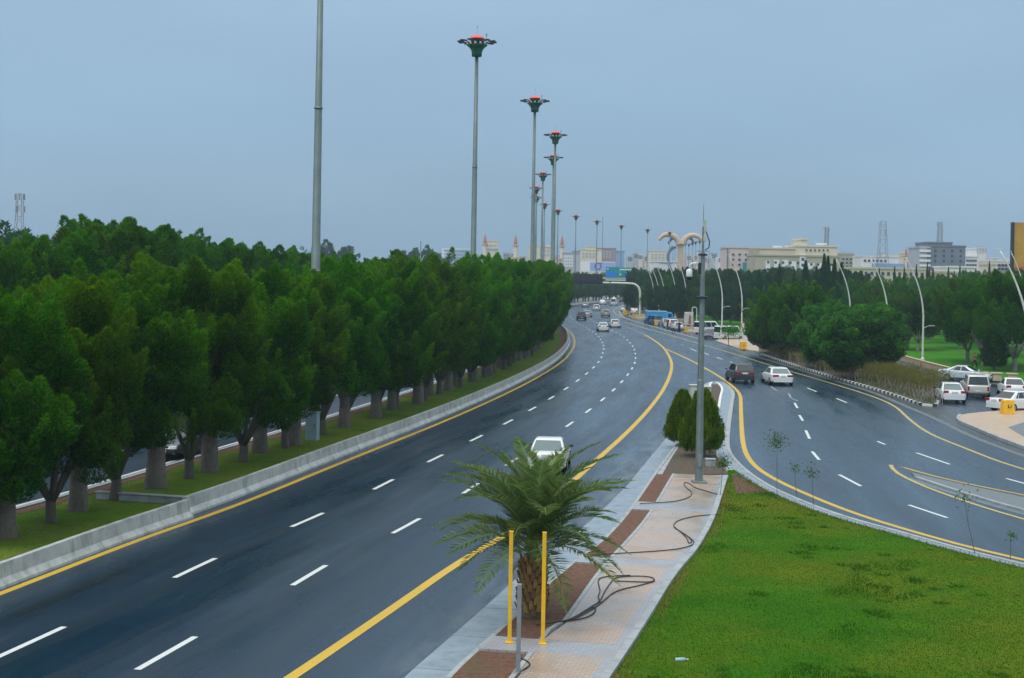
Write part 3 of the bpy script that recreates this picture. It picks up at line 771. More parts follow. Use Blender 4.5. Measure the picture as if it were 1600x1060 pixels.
palm_px = [(8, 846), (122, 803), (243, 767), (327, 741), (406, 711), (459, 699), (538, 671), (587, 656), (612, 643), (653, 634), (671, 621), (700, 613)]
palm_s = [SP.near(W(a, b)) for a, b in palm_px]
s = palm_s[-1][0] + 5
while s < 260:
    palm_s.append((s, -4.3 + rg.uniform(-.7, .3))); s += 5.9
for i, (s, off) in enumerate(palm_s):
    p, d = SP.at(s, off); rt = empty('fan_palm', (p[0], p[1], .12), rg.uniform(0, 6.28)); h = rg.uniform(.85, 1.12); rt.scale = (h, h, h)
    tag(rt, 'fat grey palm trunk between the median trees, %s from the near left edge' % ORD[i], 'palm', 'fan palms along the median')
    link('trunk', ptm, rt)
    nf = 13 if s < 200 else 7
    for j in range(nf):
        lowj = j < 4
        f = link('frond', fan_dry if lowj and j % 2 else fan_green[j % 3], rt, (0, 0, 3.45 + rg.uniform(-.1, .25)))
        f.rotation_euler = (0, R(55) if lowj else R(rg.uniform(-50, 25)), 2 * math.pi * j / nf * 2.6 + rg.uniform(-.3, .3)); f.scale = (1.05,) * 3

# --- trees beyond the opposite carriageway
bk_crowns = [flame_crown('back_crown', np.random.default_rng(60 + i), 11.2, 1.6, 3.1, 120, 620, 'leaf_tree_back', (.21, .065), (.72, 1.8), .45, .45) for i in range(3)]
bk_trunk = trunk_mesh('back_trunk', np.random.default_rng(3), 1.3, .26, 6, 1.5, 'trunk_bark', 4)
i = 0
for row, off0 in enumerate((-23.5, -29.5)):
    s = 98.0 + row * 3
    while s < (330 if row == 0 else 220):
        p, d = SP.at(s, off0 + rg.uniform(-.8, .8))
        u = 800 + p[0] / p[1] * FPX
        k = {True: 1.0}.get(True)
        k = .97 + .13 * math.exp(-((u - 190) / 110) ** 2) - .10 * (u > 470) * min(1, (u - 470) / 150) + rg.uniform(-.05, .05)
        if u < 60: k -= .06
        if u < -70: s += 5.4; continue
        tree('roadside_tree', (p[0], p[1], -.07), bk_crowns[i % 3], bk_trunk,
             ('tall green tree beyond the opposite carriageway, %s from the left' % ORD[i]) if row == 0 and i < len(ORD) else 'green tree massed behind the opposite carriageway tree row',
             group='trees behind the opposite carriageway' if row == 0 and i < len(ORD) else 'second row of trees behind the opposite carriageway', rz=rg.uniform(0, 6.28), sc=(k * rg.uniform(.95, 1.1), k, k)); s += 5.4 * rg.uniform(.9, 1.1); i += 1

# --- park trees on the right, light trunks and dense crowns
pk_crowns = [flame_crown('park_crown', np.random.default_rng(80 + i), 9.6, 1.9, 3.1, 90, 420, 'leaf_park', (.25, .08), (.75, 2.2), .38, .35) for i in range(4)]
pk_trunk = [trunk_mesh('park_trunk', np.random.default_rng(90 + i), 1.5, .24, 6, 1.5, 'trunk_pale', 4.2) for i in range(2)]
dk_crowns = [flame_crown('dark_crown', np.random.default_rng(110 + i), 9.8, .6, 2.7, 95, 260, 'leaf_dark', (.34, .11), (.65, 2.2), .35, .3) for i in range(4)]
park_pos = [(1418, 546, 1.0), (1434, 548, .92), (1480, 536, 1.05), (1512, 565, 1.12), (1537, 571, 1.1), (1585, 580, 1.2), (1612, 574, 1.25), (1500, 545, 1.0), (1560, 556, 1.15), (1450, 531, 1.0),
            (1400, 536, .95), (1375, 531, 1.0), (1595, 548, 1.1), (1530, 541, 1.0), (1350, 525, 1.0), (1465, 523, 1.0), (1425, 520, 1.05), (1510, 526, 1.1), (1555, 530, 1.1), (1600, 530, 1.15), (1385, 517, 1.05), (1340, 514, 1.05), (1640, 560, 1.2), (1575, 518, 1.2), (1480, 514, 1.1), (1530, 513, 1.15), (1440, 510, 1.1), (1618, 516, 1.2)]
park_lab = ['pale-trunked park tree on the lawn left of the tall lamp post', 'pale-trunked park tree just behind the tall lamp post', 'park tree with clustered trunks further back on the lawn', 'large park tree with pale forked trunk behind the silver car', 'large park tree beside the walking person on the lawn', 'big park tree at the right edge behind the small cypress']
for i, (a, b, k) in enumerate(park_pos):
    p = W(a, b, .1); k *= rg.uniform(.93, 1.05) * (.86 if b > 530 else .95)
    tree('park_tree', p, pk_crowns[i % 4], pk_trunk[i % 2], park_lab[i] if i < 6 else 'green park tree massed behind the lawn on the right', group=None if i < 6 else 'park trees behind the lawn', rz=rg.uniform(0, 6.28), sc=(k * 1.05, k * 1.05, k))
# dark belt of trees behind the car park
i = 0
for row in range(3):
    u = 992.0 + row * 4
    while u < 1345:
        f = (u - 990) / 355.0
        base = 498 + 24 * f - row * (5.5 + 2 * f) + (0 if u > 1015 else -6)
        p = W(u, base, -.07); k = rg.uniform(.92, 1.1) * (.76, 1.06, 1.12)[row]
        tree('belt_tree', p, (dk_crowns if rg.uniform() < .8 else pk_crowns)[i % 4], pk_trunk[i % 2], 'dark green tree in the dense belt behind the car park', group='tree belt behind the car park', rz=rg.uniform(0, 6.28), sc=(k, k, k))
        u += (20 + 8 * f) * rg.uniform(.9, 1.15); i += 1
# --- slender cypresses rising over the belt
def spire(name, seed, Ht, Rad, mat, n=9000):
    rng = np.random.default_rng(seed); u = rng.uniform(0, 1, n) ** .8; th = rng.uniform(0, 2 * np.pi, n)
    lump = 1 + .22 * np.sin(u * 31 + np.sin(th * 3) * 2) + .15 * np.sin(th * 5 + u * 13)
    rr = Rad * np.sin(np.pi * np.clip(u * .93 + .07, 0, 1) ** .62) * lump * rng.uniform(.5, 1, n) ** .5
    out = np.stack((np.cos(th), np.sin(th), np.zeros(n)), 1); P = out * rr[:, None] + np.outer(.3 + u * (Ht - .3), (0, 0, 1))
    D = out * .5 + np.array((0, 0, 1.0)) + rng.normal(size=(n, 3)) * .25
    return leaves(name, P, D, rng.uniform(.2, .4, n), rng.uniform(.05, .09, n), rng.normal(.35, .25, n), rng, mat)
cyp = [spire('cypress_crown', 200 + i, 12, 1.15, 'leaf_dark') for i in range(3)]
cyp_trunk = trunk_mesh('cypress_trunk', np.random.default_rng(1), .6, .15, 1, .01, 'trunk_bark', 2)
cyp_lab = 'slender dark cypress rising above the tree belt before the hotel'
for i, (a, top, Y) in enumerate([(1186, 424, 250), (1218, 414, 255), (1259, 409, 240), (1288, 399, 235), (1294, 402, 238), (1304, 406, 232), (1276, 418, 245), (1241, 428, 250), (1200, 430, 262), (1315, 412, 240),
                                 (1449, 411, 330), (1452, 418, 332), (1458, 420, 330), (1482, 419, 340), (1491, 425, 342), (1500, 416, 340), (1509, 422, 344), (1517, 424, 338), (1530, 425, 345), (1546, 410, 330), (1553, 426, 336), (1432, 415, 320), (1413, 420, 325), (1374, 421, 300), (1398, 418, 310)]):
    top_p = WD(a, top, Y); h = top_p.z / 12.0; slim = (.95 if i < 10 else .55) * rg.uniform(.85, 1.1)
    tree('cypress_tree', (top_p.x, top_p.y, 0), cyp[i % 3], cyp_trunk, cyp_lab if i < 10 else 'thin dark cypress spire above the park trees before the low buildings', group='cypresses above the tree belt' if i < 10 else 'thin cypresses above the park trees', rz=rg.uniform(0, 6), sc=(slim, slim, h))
# --- trees of the hedge island
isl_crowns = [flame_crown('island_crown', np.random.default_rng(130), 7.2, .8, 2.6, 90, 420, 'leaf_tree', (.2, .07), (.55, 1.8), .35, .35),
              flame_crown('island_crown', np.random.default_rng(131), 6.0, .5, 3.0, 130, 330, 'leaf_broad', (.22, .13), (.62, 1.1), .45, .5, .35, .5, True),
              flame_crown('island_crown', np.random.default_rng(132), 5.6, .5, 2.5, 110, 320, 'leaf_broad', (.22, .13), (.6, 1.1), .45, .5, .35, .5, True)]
itr = trunk_mesh('island_trunk', np.random.default_rng(6), .8, .16, 5, 1.2, 'trunk_bark', 2.8)
for a, b, c, k, lab in ((1222, 559, 0, 1.15, 'yellow-green bushy tree at the left end of the hedge island'), (1256, 564, 0, 1.18, 'olive green upright tree in the middle of the hedge island'),
                        (1205, 553, 2, .95, 'small green tree beside the beige pavement on the hedge island'), (1297, 577, 2, 1.15, 'bright green broadleaf tree on the hedge island, left one'),
                        (1343, 592, 1, 1.12, 'spreading bright green broadleaf tree on the hedge island, right one')):
    tree('island_tree', W(a, b, .1), isl_crowns[c], itr, lab, rz=rg.uniform(0, 6), sc=(k, k, k))
# --- dry olive hedge along the island kerb
def hedge():
    rng = np.random.default_rng(77); n = 52000
    t = rng.uniform(0, 1, n) ** .85 * (hk.L - 3); P = []; D = []
    V = np.empty((n, 3))
    hN = lambda a: 2.0 - .95 * min(1.0, max(0.0, (a - 8) / 22)) + .22 * np.sin(a * .9) + .16 * np.sin(a * 2.3 + 1)
    for i in range(n):
        depth = rng.uniform(.5, 4.6) if t[i] > 18 else rng.uniform(.5, 3.2)
        p, _ = hk.at(hk.L - 8.5 - t[i] if hk.L - 8.5 - t[i] > 0 else .1, -depth); V[i, :2] = p
        V[i, 2] = .35 + rng.uniform(0, 1) ** .7 * (hN(t[i]) * (1 if depth > 1 else .75 + .3 * depth) - .35)
    D = rng.normal(size=(n, 3)) * .45 + np.array((0, 0, .9))
    r0 = hk.at(hk.L - 8, -2)[0]
    root = empty('hedge', (r0[0], r0[1], .1)); tag(root, 'dry olive-brown clipped hedge behind the black and white kerb', 'hedge')
    V -= np.array((r0[0], r0[1], .1))
    me = leaves('foliage', V, D, rng.uniform(.18, .42, n), rng.uniform(.02, .05, n), rng.normal(.45, .28, n), rng, 'leaf_shrub')
    link('foliage', me, root)
    mb = MB()
    for k in range(230):
        tt = rng.uniform(0, hk.L - 3); p, d = hk.at(hk.L - 2 - tt, -rng.uniform(.45, 1.6)); q = Vector((p[0] - r0[0], p[1] - r0[1], -.05))
        mb.tube([q, q + Vector((rng.uniform(-.15, .15), rng.uniform(-.15, .15), .5)), q + Vector((rng.uniform(-.35, .35), rng.uniform(-.35, .35), 1.15))], [.028, .02, .01], 5)
    mb.build('stems', 'trunk_pale', root)
    yl = 900; t2 = rng.uniform(0, 26, yl); P2 = np.array([tuple(hk.at(hk.L - 1.8 - q, -rng.uniform(.3, .9))[0]) + (rng.uniform(.1, .5),) for q in t2]) - np.array((r0[0], r0[1], .1))
    link('weeds', leaves('weeds', P2, rng.normal(size=(yl, 3)) * .5 + np.array((0, 0, .8)), rng.uniform(.12, .25, yl), rng.uniform(.03, .06, yl), rng.uniform(.3, 1, yl), rng, 'leaf_sapling'), root)
hedge()
# --- small conical cypress in the park
o = tree('cone_cypress', W(1553, 579, .1), spire('cone_crown', 321, 4.1, 1.25, 'leaf_cypress', 9000), cyp_trunk, 'small conical green cypress on the park lawn', rz=.3)
# --- two egg-shaped thujas at the tip of the traffic island
def thuja(seed, Ht, Rad, n=26000):
    rng = np.random.default_rng(seed); Ps, Ds, Ts = [], [], []
    for k in range(340):
        u = rng.uniform(.02, .98) ** .9; th = rng.uniform(0, 2 * np.pi); r = Rad * min(1.0, (u / .20 + .25) ** .6) * (1 - u) ** .62 * 1.12 * rng.uniform(.70, 1.05)
        c = np.array((r * math.cos(th), r * math.sin(th), .12 + u * (Ht - .55))); m = 150; v = rng.uniform(0, 1, m)
        out = np.array((math.cos(th), math.sin(th), 0)); w = rng.normal(size=(m, 3)) * np.array((.10, .10, .05)) * (1.05 - v)[:, None]
        Ps.append(c + np.outer(v * .5, out * .12 + np.array((0, 0, 1))) + w); Ds.append(np.outer(np.ones(m), out * .3 + np.array((0, 0, 1))) + rng.normal(size=(m, 3)) * .3)
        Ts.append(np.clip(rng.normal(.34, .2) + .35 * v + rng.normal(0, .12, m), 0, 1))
    P = np.concatenate(Ps); D = np.concatenate(Ds)
    return leaves('thuja_crown', P, D, rng.uniform(.07, .15, len(P)), rng.uniform(.022, .042, len(P)), np.concatenate(Ts), rng, 'leaf_thuja')
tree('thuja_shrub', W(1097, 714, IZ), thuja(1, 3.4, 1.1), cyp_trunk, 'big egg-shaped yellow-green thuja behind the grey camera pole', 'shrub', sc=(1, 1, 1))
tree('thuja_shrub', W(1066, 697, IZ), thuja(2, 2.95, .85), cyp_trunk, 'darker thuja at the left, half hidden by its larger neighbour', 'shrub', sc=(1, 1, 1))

# --- young date palm in the planter
def date_frond(seed):
    rng = np.random.default_rng(seed); L = 2.55; n = 26; V, Fq, T = [], [], []
    def pos(u): return Vector((L * (u * .95), 0, L * (.34 * u - .60 * u ** 2.4)))
    pts = [pos(i / n) for i in range(n + 1)]
    for i in range(n):
        a, b = pts[i], pts[i + 1]; w = .03 * (1 - i / n) + .006
        for s_ in (-1, 1):
            k = len(V); V += [a + Vector((0, 0, -w * .4)), a + Vector((0, s_ * w, w * .4)), b + Vector((0, s_ * w * .9, w * .4)), b + Vector((0, 0, -w * .4))]; Fq.append((k, k + 1, k + 2, k + 3)); T += [.95] * 4
    for i in range(130):
        u = .17 + .83 * i / 129; p = pos(u); d = (pos(min(1, u + .02)) - pos(u - .02)).normalized(); s_ = 1 if i % 2 else -1
        ln = .50 * math.sin(math.pi * min(1, .16 + u * .86)) ** .7 * rng.uniform(.85, 1.1) + .05; fw = .55 + .5 * u
        q = (d * fw + Vector((0, s_ * .95, rng.uniform(.1, .55)))).normalized(); side = q.cross(Vector((0, 0, 1))).normalized() * .016
        side = (side + Vector((0, 0, rng.uniform(-.012, .012)))); e = p + q * ln; e.z -= .10 * ln * rng.uniform(.3, 1.6); m = p + q * ln * .45
        k = len(V); V += [p, m - side, e, m + side]; Fq.append((k, k + 1, k + 2, k + 3)); T += [float(np.clip(rng.normal(.4, .25), 0, 1))] * 4
    me = fast_mesh('date_frond', [tuple(v) for v in V], Fq, T); me.materials.append(M['leaf_date']); return me
dp = empty('date_palm', W(832, 963, IZ + .04)); tag(dp, 'young date palm with arching fronds in the planter between yellow posts', 'palm')
mb = MB(); mb.lathe([(.36, -.1), (.36, .1), (.33, .5), (.29, 1.0), (.27, 1.35), (.2, 1.6), (.08, 1.8)], 16); mb.build('trunk', 'trunk_bark', dp, smooth=True)
plain('boot_brown', (.26, .14, .045), .8, 0, .35, 6); plain('boot_tan', (.36, .23, .07), .8, 0, .35, 6)
bmb = MB(); bmb.hexa([(-.07, 0, 0), (.07, 0, 0), (.07, .035, 0), (-.07, .035, 0), (-.035, .10, .26), (.035, .10, .26), (.035, .13, .25), (-.035, .13, .25)])
bms = []
for mt in ('boot_brown', 'boot_tan'):
    bm_ = bpy.data.meshes.new('leaf_base'); bm_.from_pydata(bmb.v, [], bmb.f); bm_.update(); bm_.materials.append(M[mt]); bms.append(bm_)
for k in range(110):
    z = .06 + 1.4 * k / 110; a = k * 2.39996; r = .35 - .09 * z / 1.3
    o = link('leaf_base', bms[int(rg.integers(2))], dp, (r * math.cos(a), r * math.sin(a), z)); o.rotation_euler = (rg.uniform(-.1, .15), rg.uniform(-.1, .1), a - math.pi / 2); o.scale = (rg.uniform(.8, 1.15),) * 3
dfs = [date_frond(500 + i) for i in range(5)]
dry_frond = dfs[0].copy(); dry_frond.materials.clear(); dry_frond.materials.append(M['leaf_dry'])
for k in range(48):
    f = k / 47.0; el = R(88 - 86 * f ** 1.1 + rg.uniform(-8, 8)); a = k * 2.39996 + rg.uniform(-.15, .15)
    o = link('frond', dfs[k % 5] if k < 45 else dry_frond, dp, (.07 * math.cos(a), .07 * math.sin(a), 1.62 + .25 * (1 - f)))
    o.rotation_euler = (rg.uniform(-.25, .25), -el + R(10), a); sc = rg.uniform(.88, 1.08) * (.86 + .16 * math.sin(math.pi * min(1, f + .2))) * (1.2 if k < 45 else .62); o.scale = (sc, sc, sc)
    if k >= 45: o.rotation_euler[1] += R(38)
# --- saplings on the lawn
def sapling(a, b, h, lean, n, label):
    p = W(a, b, IZ); rt = empty('sapling', p); tag(rt, label, 'sapling'); top = Vector((lean, 0, h))
    MB().tube([(0, 0, -.05), tuple(top * .5 + Vector((lean * .1, 0, 0))), tuple(top)], [.014, .011, .006], 5).build('stem', 'trunk_bark', rt)
    rng = np.random.default_rng(int(a)); P = np.array(top) * .95 + rng.normal(size=(n, 3)) * np.array((.20, .20, .17)) * h / 2.2
    link('foliage', leaves('sapling_leaves', P, rng.normal(size=(n, 3)) + np.array((0, 0, -.3)), rng.uniform(.08, .16, n), rng.uniform(.035, .06, n), rng.uniform(0, 1, n), rng, 'leaf_sapling'), rt)
sapling(1214, 772, 2.3, -.03, 220, 'tallest leafy sapling on the lawn corner beside the slip road')
sapling(1245, 776, 1.25, -.12, 60, 'short thin sapling next to the tallest one at the lawn edge')
sapling(1271, 790, 1.35, -.08, 60, 'small sapling between two thin neighbours along the curved lawn edge')
sapling(1524, 866, 2.0, -.42, 46, 'leaning bare sapling with a leafy tip near the right lawn edge')
sapling(1579, 876, .85, -.02, 40, 'tiny green sapling at the far right of the lawn edge')
sapling(1125, 778, 1.5, .1, 240, 'pale green bushy sapling at the walkway end by the camera pole')
# sapling in front of the vans
sp2 = W(1138, 541, .15); rt = empty('sapling', sp2); tag(rt, 'small leafy tree on the beige pavement before the white vans', 'sapling')
MB().tube([(0, 0, 0), (.03, 0, 1.4), (.05, 0, 2.6)], [.05, .04, .02], 6).build('stem', 'trunk_bark', rt)
rng = np.random.default_rng(4); P = np.array((.3, 0, 2.0)) + rng.normal(size=(1500, 3)) * np.array((.75, .5, .42))
link('foliage', leaves('sapling_leaves', P, rng.normal(size=(1500, 3)), rng.uniform(.12, .2, 1500), rng.uniform(.06, .1, 1500), rng.uniform(0, 1, 1500), rng, 'leaf_broad'), rt)

# --- grass
def inside(poly, x, y):
    n = len(poly); c = np.zeros(len(x), bool); j = n - 1
    for i in range(n):
        xi, yi = poly[i]; xj, yj = poly[j]
        c ^= ((yi > y) != (yj > y)) & (x < (xj - xi) * (y - yi) / (yj - yi + 1e-12) + xi); j = i
    return c
def fbm(x, y, sc, seed):
    r = np.random.default_rng(seed); v = np.zeros(len(x))
    for k in range(9):
        a = r.uniform(0, 6.28); f = sc * 1.55 ** (k % 5) * r.uniform(.7, 1.3); v += np.sin((x * math.cos(a) + y * math.sin(a)) * f + r.uniform(0, 6.28)) / (1 + (k % 5) * .6)
    return v / 4.5
def grass(name, poly, bbox, n, z, mat, label, h=(.03, .07), clump=True, seed=0, parent=None):
    rng = np.random.default_rng(seed); x0, x1, y0, y1 = bbox; x = rng.uniform(x0, x1, n); y = y0 + (y1 - y0) * rng.uniform(0, 1, n) ** 1.25
    k = inside(poly, x, y); x, y = x[k], y[k]; c = fbm(x, y, .9, seed + 1); d = fbm(x, y, .28, seed + 2)
    tall = np.clip((c - .32) * 4, 0, 1) if clump else np.zeros(len(x))
    ln = rng.uniform(h[0], h[1], len(x)) * (1 + .9 * tall)
    P = np.stack((x, y, np.full(len(x), z)), 1); D = rng.normal(size=(len(x), 3)) * .55 + np.array((0, 0, 1.0)); D[:, 2] = np.abs(D[:, 2])
    tint = np.clip(.5 + .5 * d + rng.normal(0, .2, len(x)) - .15 * tall, 0, 1)
    me = leaves(name, P, D, ln, ln * .16 + .006, tint, rng, mat)
    o = link(name, me, parent); tag(o, label, 'grass' if parent is None else None, kind='stuff'); return o
grass('lawn_grass', lawn_poly, (-2, 24, 29, 66), 330000, IZ + .015, 'grass_blade', 'short green grass covering the traffic island lawn', (.025, .06), True, 3)
grass('dry_grass', lawn_poly, (-2, 24, 29, 62), 34000, IZ + .015, 'grass_dry', 'yellowed dry blades scattered through the island lawn', (.025, .055), False, 9)
medpoly = offs(SP, -6.1, 68, 150) + offs(SP, -2.0, 150, 68)
grass('median_grass', medpoly, (-24, 6, 33, 125), 150000, .115, 'grass_median', 'short yellow-green grass under the median trees', (.03, .07), True, 13)
# dry weeds along the walkway kerb and the slip road kerb
rng = np.random.default_rng(91); n = 5200; tt = rng.uniform(66, 104, n)
dens = fbm(tt, tt * 0, 1.3, 5) + rng.normal(0, .25, n) > -.05; tt = tt[dens]; n = len(tt)
P = np.array([tuple(SP.at(t, wl1(t) + .24 + abs(rng.normal(0, .16)))[0]) + (IZ + .02,) for t in tt])
o = link('kerb_weeds', leaves('kerb_weeds', P, rng.normal(size=(n, 3)) * .6 + np.array((0, 0, .9)), rng.uniform(.05, .2, n), rng.uniform(.008, .022, n), rng.uniform(.2, 1, n), rng, 'grass_weed'))
tag(o, 'straggly yellow weeds along the walkway kerb', 'weeds', kind='stuff')
ts = rng.uniform(TG.near(W(1200, 757))[0], TG.L - 2, 2600); n = len(ts)
P = np.array([tuple(TG.at(t, .62 + abs(rng.normal(0, .22)))[0]) + (IZ + .02,) for t in ts])
o = link('edge_grass', leaves('edge_grass', P, rng.normal(size=(n, 3)) * .6 + np.array((0, 0, .9)), rng.uniform(.05, .16, n), rng.uniform(.01, .02, n), rng.uniform(0, 1, n), rng, 'grass_dry'))
tag(o, 'ragged grass hanging over the curved slip road kerb', 'grass', kind='stuff')
# weed tufts
tm = []
for i in range(3):
    rng = np.random.default_rng(700 + i); n = 60; P = rng.normal(size=(n, 3)) * np.array((.12, .12, 0)); D = P * 3 + np.array((0, 0, .6)) + rng.normal(size=(n, 3)) * .3
    tm.append(leaves('weed_tuft', P, D, rng.uniform(.06, .17, n), rng.uniform(.02, .045, n), rng.uniform(.25, 1, n), rng, 'grass_blade'))
tx = RNG.uniform(0, 22, 1500); ty = 30 + 36 * RNG.uniform(0, 1, 1500) ** 1.2; kk = inside(lawn_poly, tx, ty) & (fbm(tx, ty, .5, 33) > .12)
wr = empty('weeds', (8, 45, IZ)); tag(wr, 'dark green weed tufts scattered over the island lawn', 'weeds', kind='stuff')
for a, b in list(zip(tx[kk], ty[kk]))[:110]:
    o = link('weed_tuft', tm[int(rg.integers(3))], wr, (a - 8, b - 45, .02)); o.rotation_euler = (0, 0, rg.uniform(0, 6)); k = rg.uniform(.5, 1.25); o.scale = (k, k, k * .7)

# ------------------------------------------------------------------ high lighting masts in the median
MAST_H = 29.0
def mesh_of(mb, name, mat, smooth=True):
    me = bpy.data.meshes.new(name); me.from_pydata(mb.v, [], mb.f); me.update()
    if smooth: me.polygons.foreach_set('use_smooth', [True] * len(me.polygons))
    me.materials.append(M[mat]); return me
mast_parts = []
mb = MB(); mb.tube([(0, 0, 0), (0, 0, 9.0), (0, 0, 9.02), (0, 0, 18), (0, 0, 18.02), (0, 0, 27.4)], [.30, .26, .245, .205, .195, .145], 12); mast_parts.append(('pole', mesh_of(mb, 'mast_pole', 'mast_steel'), (0, 0, 0), 0))
mb = MB(); mb.lathe([(.31, 0), (.31, .08), (.285, .08), (.285, .0)], 12); jm = mesh_of(mb, 'mast_joint', 'steel_grey')
for z, k in ((8.9, 1.0), (17.9, .8)): mast_parts.append(('joint_ring', jm, (0, 0, z), k))
mb = MB(); mb.lathe([(.42, 0), (.43, .3), (.50, .55), (.65, .75), (.88, .92), (.88, .97), (.60, .99)], 20); mast_parts.append(('lantern_bowl', mesh_of(mb, 'mast_bowl', 'mast_green'), (0, 0, 27.2), 0))
mb = MB(); mb.lathe([(.55, 0), (.55, .35), (.40, .55)], 12); mast_parts.append(('lantern_core', mesh_of(mb, 'mast_core', 'dark_metal'), (0, 0, 28.17), 0))
mb = MB(); mb.lathe([(.66, 0), (.62, .08), (.42, .25), (.2, .33), (.02, .35)], 20); mast_parts.append(('dome', mesh_of(mb, 'mast_dome', 'mast_red'), (0, 0, 28.66), 0))
mb = MB(); mb.tube([(.5, 0, .0), (.85, 0, -.04), (1.1, 0, .03)], [.04, .05, .04], 6); mb.box((1.38, 0, .07), (.55, .30, .09)); mast_arm = mesh_of(mb, 'mast_arm', 'dark_metal', False)
mb = MB(); mb.box((.84, 0, 0), (.06, .16, .16)); mast_lamp = mesh_of(mb, 'mast_lamp', 'lamp_glass', False)
mb = MB(); mb.tube([(0, 0, 0), (0, 0, .55), (0, 0, .56), (0, 0, .72)], [.015, .015, .045, .04], 6); mast_beacon = mesh_of(mb, 'mast_beacon', 'dark_metal')
mast_px = [(503, -141), (745.5, 57), (836, 151.5), (868, 206), (865, 242), (848.5, 269), (838, 291), (838.5, 306), (851, 317), (872, 327), (900, 336), (933, 344), (971, 351.5), (1012, 357.5), (1046.5, 362)]
far_masts = [(1071, 379, 690), (1076.5, 380.5, 720), (1082, 378.5, 700), (1087, 377, 690), (1093.5, 375.5, 680), (1051.5, 385.5, 800), (1055, 384.5, 780)]
mlab = ['nearest grey lighting mast, its top above the picture', 'second tall lighting mast with green bowl and red dome', 'third tall lighting mast with green bowl and red dome', 'fourth lighting mast from the left foreground, green bowl and red dome',
        'fifth lighting mast, lamp head just behind the fourth pole', 'sixth lighting mast, head below and left of the fifth', 'seventh lighting mast, head hidden behind the third pole', 'eighth lighting mast, low head beside the third pole',
        'ninth lighting mast, small head beside the sixth pole', 'tenth lighting mast, standing right of the fourth', 'far lighting mast above the striped road sign, leftmost of the spaced row', 'second far lighting mast in the widely spaced row above the gantry',
        'third far lighting mast in the widely spaced row above the gantry', 'fourth far lighting mast in the widely spaced row, left of the monument', 'lighting mast standing before the left arm of the palm-shaped monument']
def make_mast(loc, rz, label, group, sc=1.0, detail=True):
    rt = empty('lighting_mast', loc, rz); rt.scale = (sc, sc, sc); tag(rt, label, 'lamp mast', group)
    for nm, me, p, k in mast_parts:
        o = link(nm, me, rt, p)
        if k: o.scale = (k, k, 1)
    for j in range(12 if detail else 6):
        a = 2 * math.pi * j / (12 if detail else 6)
        o = link('lamp_arm', mast_arm, rt, (0, 0, 28.36)); o.rotation_euler = (0, 0, a)
        if detail:
            o = link('lamp', mast_lamp, rt, (0, 0, 28.27)); o.rotation_euler = (0, 0, a + .26)
    link('beacon', mast_beacon, rt, (.78, -.1, 28.4)); link('lightning_rod', mast_beacon, rt, (0, 0, 28.95)).scale = (.4, .4, 1.2)
for i, (a, b) in enumerate(mast_px):
    p = W(a, b, MAST_H); make_mast((p.x, p.y, .1), .12 * i, mlab[i], 'high lighting masts along the median', detail=i < 8)
for i, (a, b, Y) in enumerate(far_masts):
    p = WD(a, b, Y); make_mast((p.x, p.y, 0), 0, 'tiny distant lighting mast clustered beside the monument', 'distant lighting masts by the monument', p.z / MAST_H, False)

# ------------------------------------------------------------------ curved street lamps
def lamp_mesh(H, reach):
    P = []; rad = []
    for i in range(19):
        u = i / 18.0; z = H * u if u < .45 else None
        k = max(0.0, (u - .42) / .58); x = -reach * k ** 1.9; z = H * u
        P.append((x, 0, z)); rad.append(.14 - .09 * u)
    return MB().tube(P, rad, 8)
lm = mesh_of(lamp_mesh(12.2, 2.1), 'lamp_pole', 'lamp_white')
lb = mesh_of(MB().lathe([(.22, 0), (.22, .5), (.14, .6), (.12, .61)], 10), 'lamp_base', 'lamp_white')
la = MB(); la.tube([(0, 0, 0), (.35, 0, .22), (.6, 0, .28)], [.035, .03, .03], 6); la.box((.88, 0, .30), (.6, .22, .08)); la = mesh_of(la, 'lamp_arm', 'lamp_white', False)
lh = MB(); lh.box((-2.28, 0, 12.38), (.5, .16, .06), 0); lh = mesh_of(lh, 'lamp_head', 'lamp_white', False)
def street_lamp(tipx, tipy, Y, label, group, flip=False, name='street_lamp'):
    p = WD(tipx, tipy, Y); sx = -1 if flip else 1; k = p.z / 12.4
    rt = empty(name, (p.x + 2.4 * sx, p.y, 0)); rt.scale = (sx, 1, k); tag(rt, label, 'street lamp', group)
    link('pole', lm, rt); link('base', lb, rt); link('lower_arm', la, rt, (.08, 0, 4.0)); link('head', lh, rt)
for a, b, Y, lab in ((1556, 388, 98, 'nearest curved white street lamp at the right picture edge'), (1411, 399, 159, 'curved white street lamp in front of the park lawn, right of two'), (1357, 402, 170, 'curved white street lamp behind the small car, left of two'),
                  (1303, 403, 200, 'curved white street lamp rising out of the hedge island trees'), (1137, 398, 224, 'curved white street lamp behind the round no-stopping sign'), (1107, 397, 232, 'curved white street lamp behind the white vans'),
                  (1081, 401, 285, 'curved street lamp whose top passes behind the camera pole'), (1055, 402.5, 300, 'curved street lamp below the monument trunk'), (1039, 405, 306, 'curved street lamp left of the monument')):
    street_lamp(a, b, Y, lab, 'curved street lamps along the service road')
for a, b, Y in ((1022, 412, 318), (1014, 414, 322), (1006, 412, 326), (997, 412, 440), (991, 415, 440)):
    street_lamp(a, b, Y, 'far curved street lamp above the belt trees near the gantry', 'far curved street lamps')
for a, b in ((664, 396), (657, 399), (672, 403), (690, 402)):
    street_lamp(a, b + 3, 330, 'distant curved street lamp leaning right above the left trees', 'curved street lamps beyond the left trees', True)
def street_lamp_edge(): pass
p = WD(1579, 394, 190); rt = empty('street_lamp', (p.x + 2.2, p.y, 0)); rt.scale = (1, 1, p.z / 12.3); tag(rt, 'curved street lamp in front of the orange billboard', 'street lamp', 'curved street lamps along the service road')
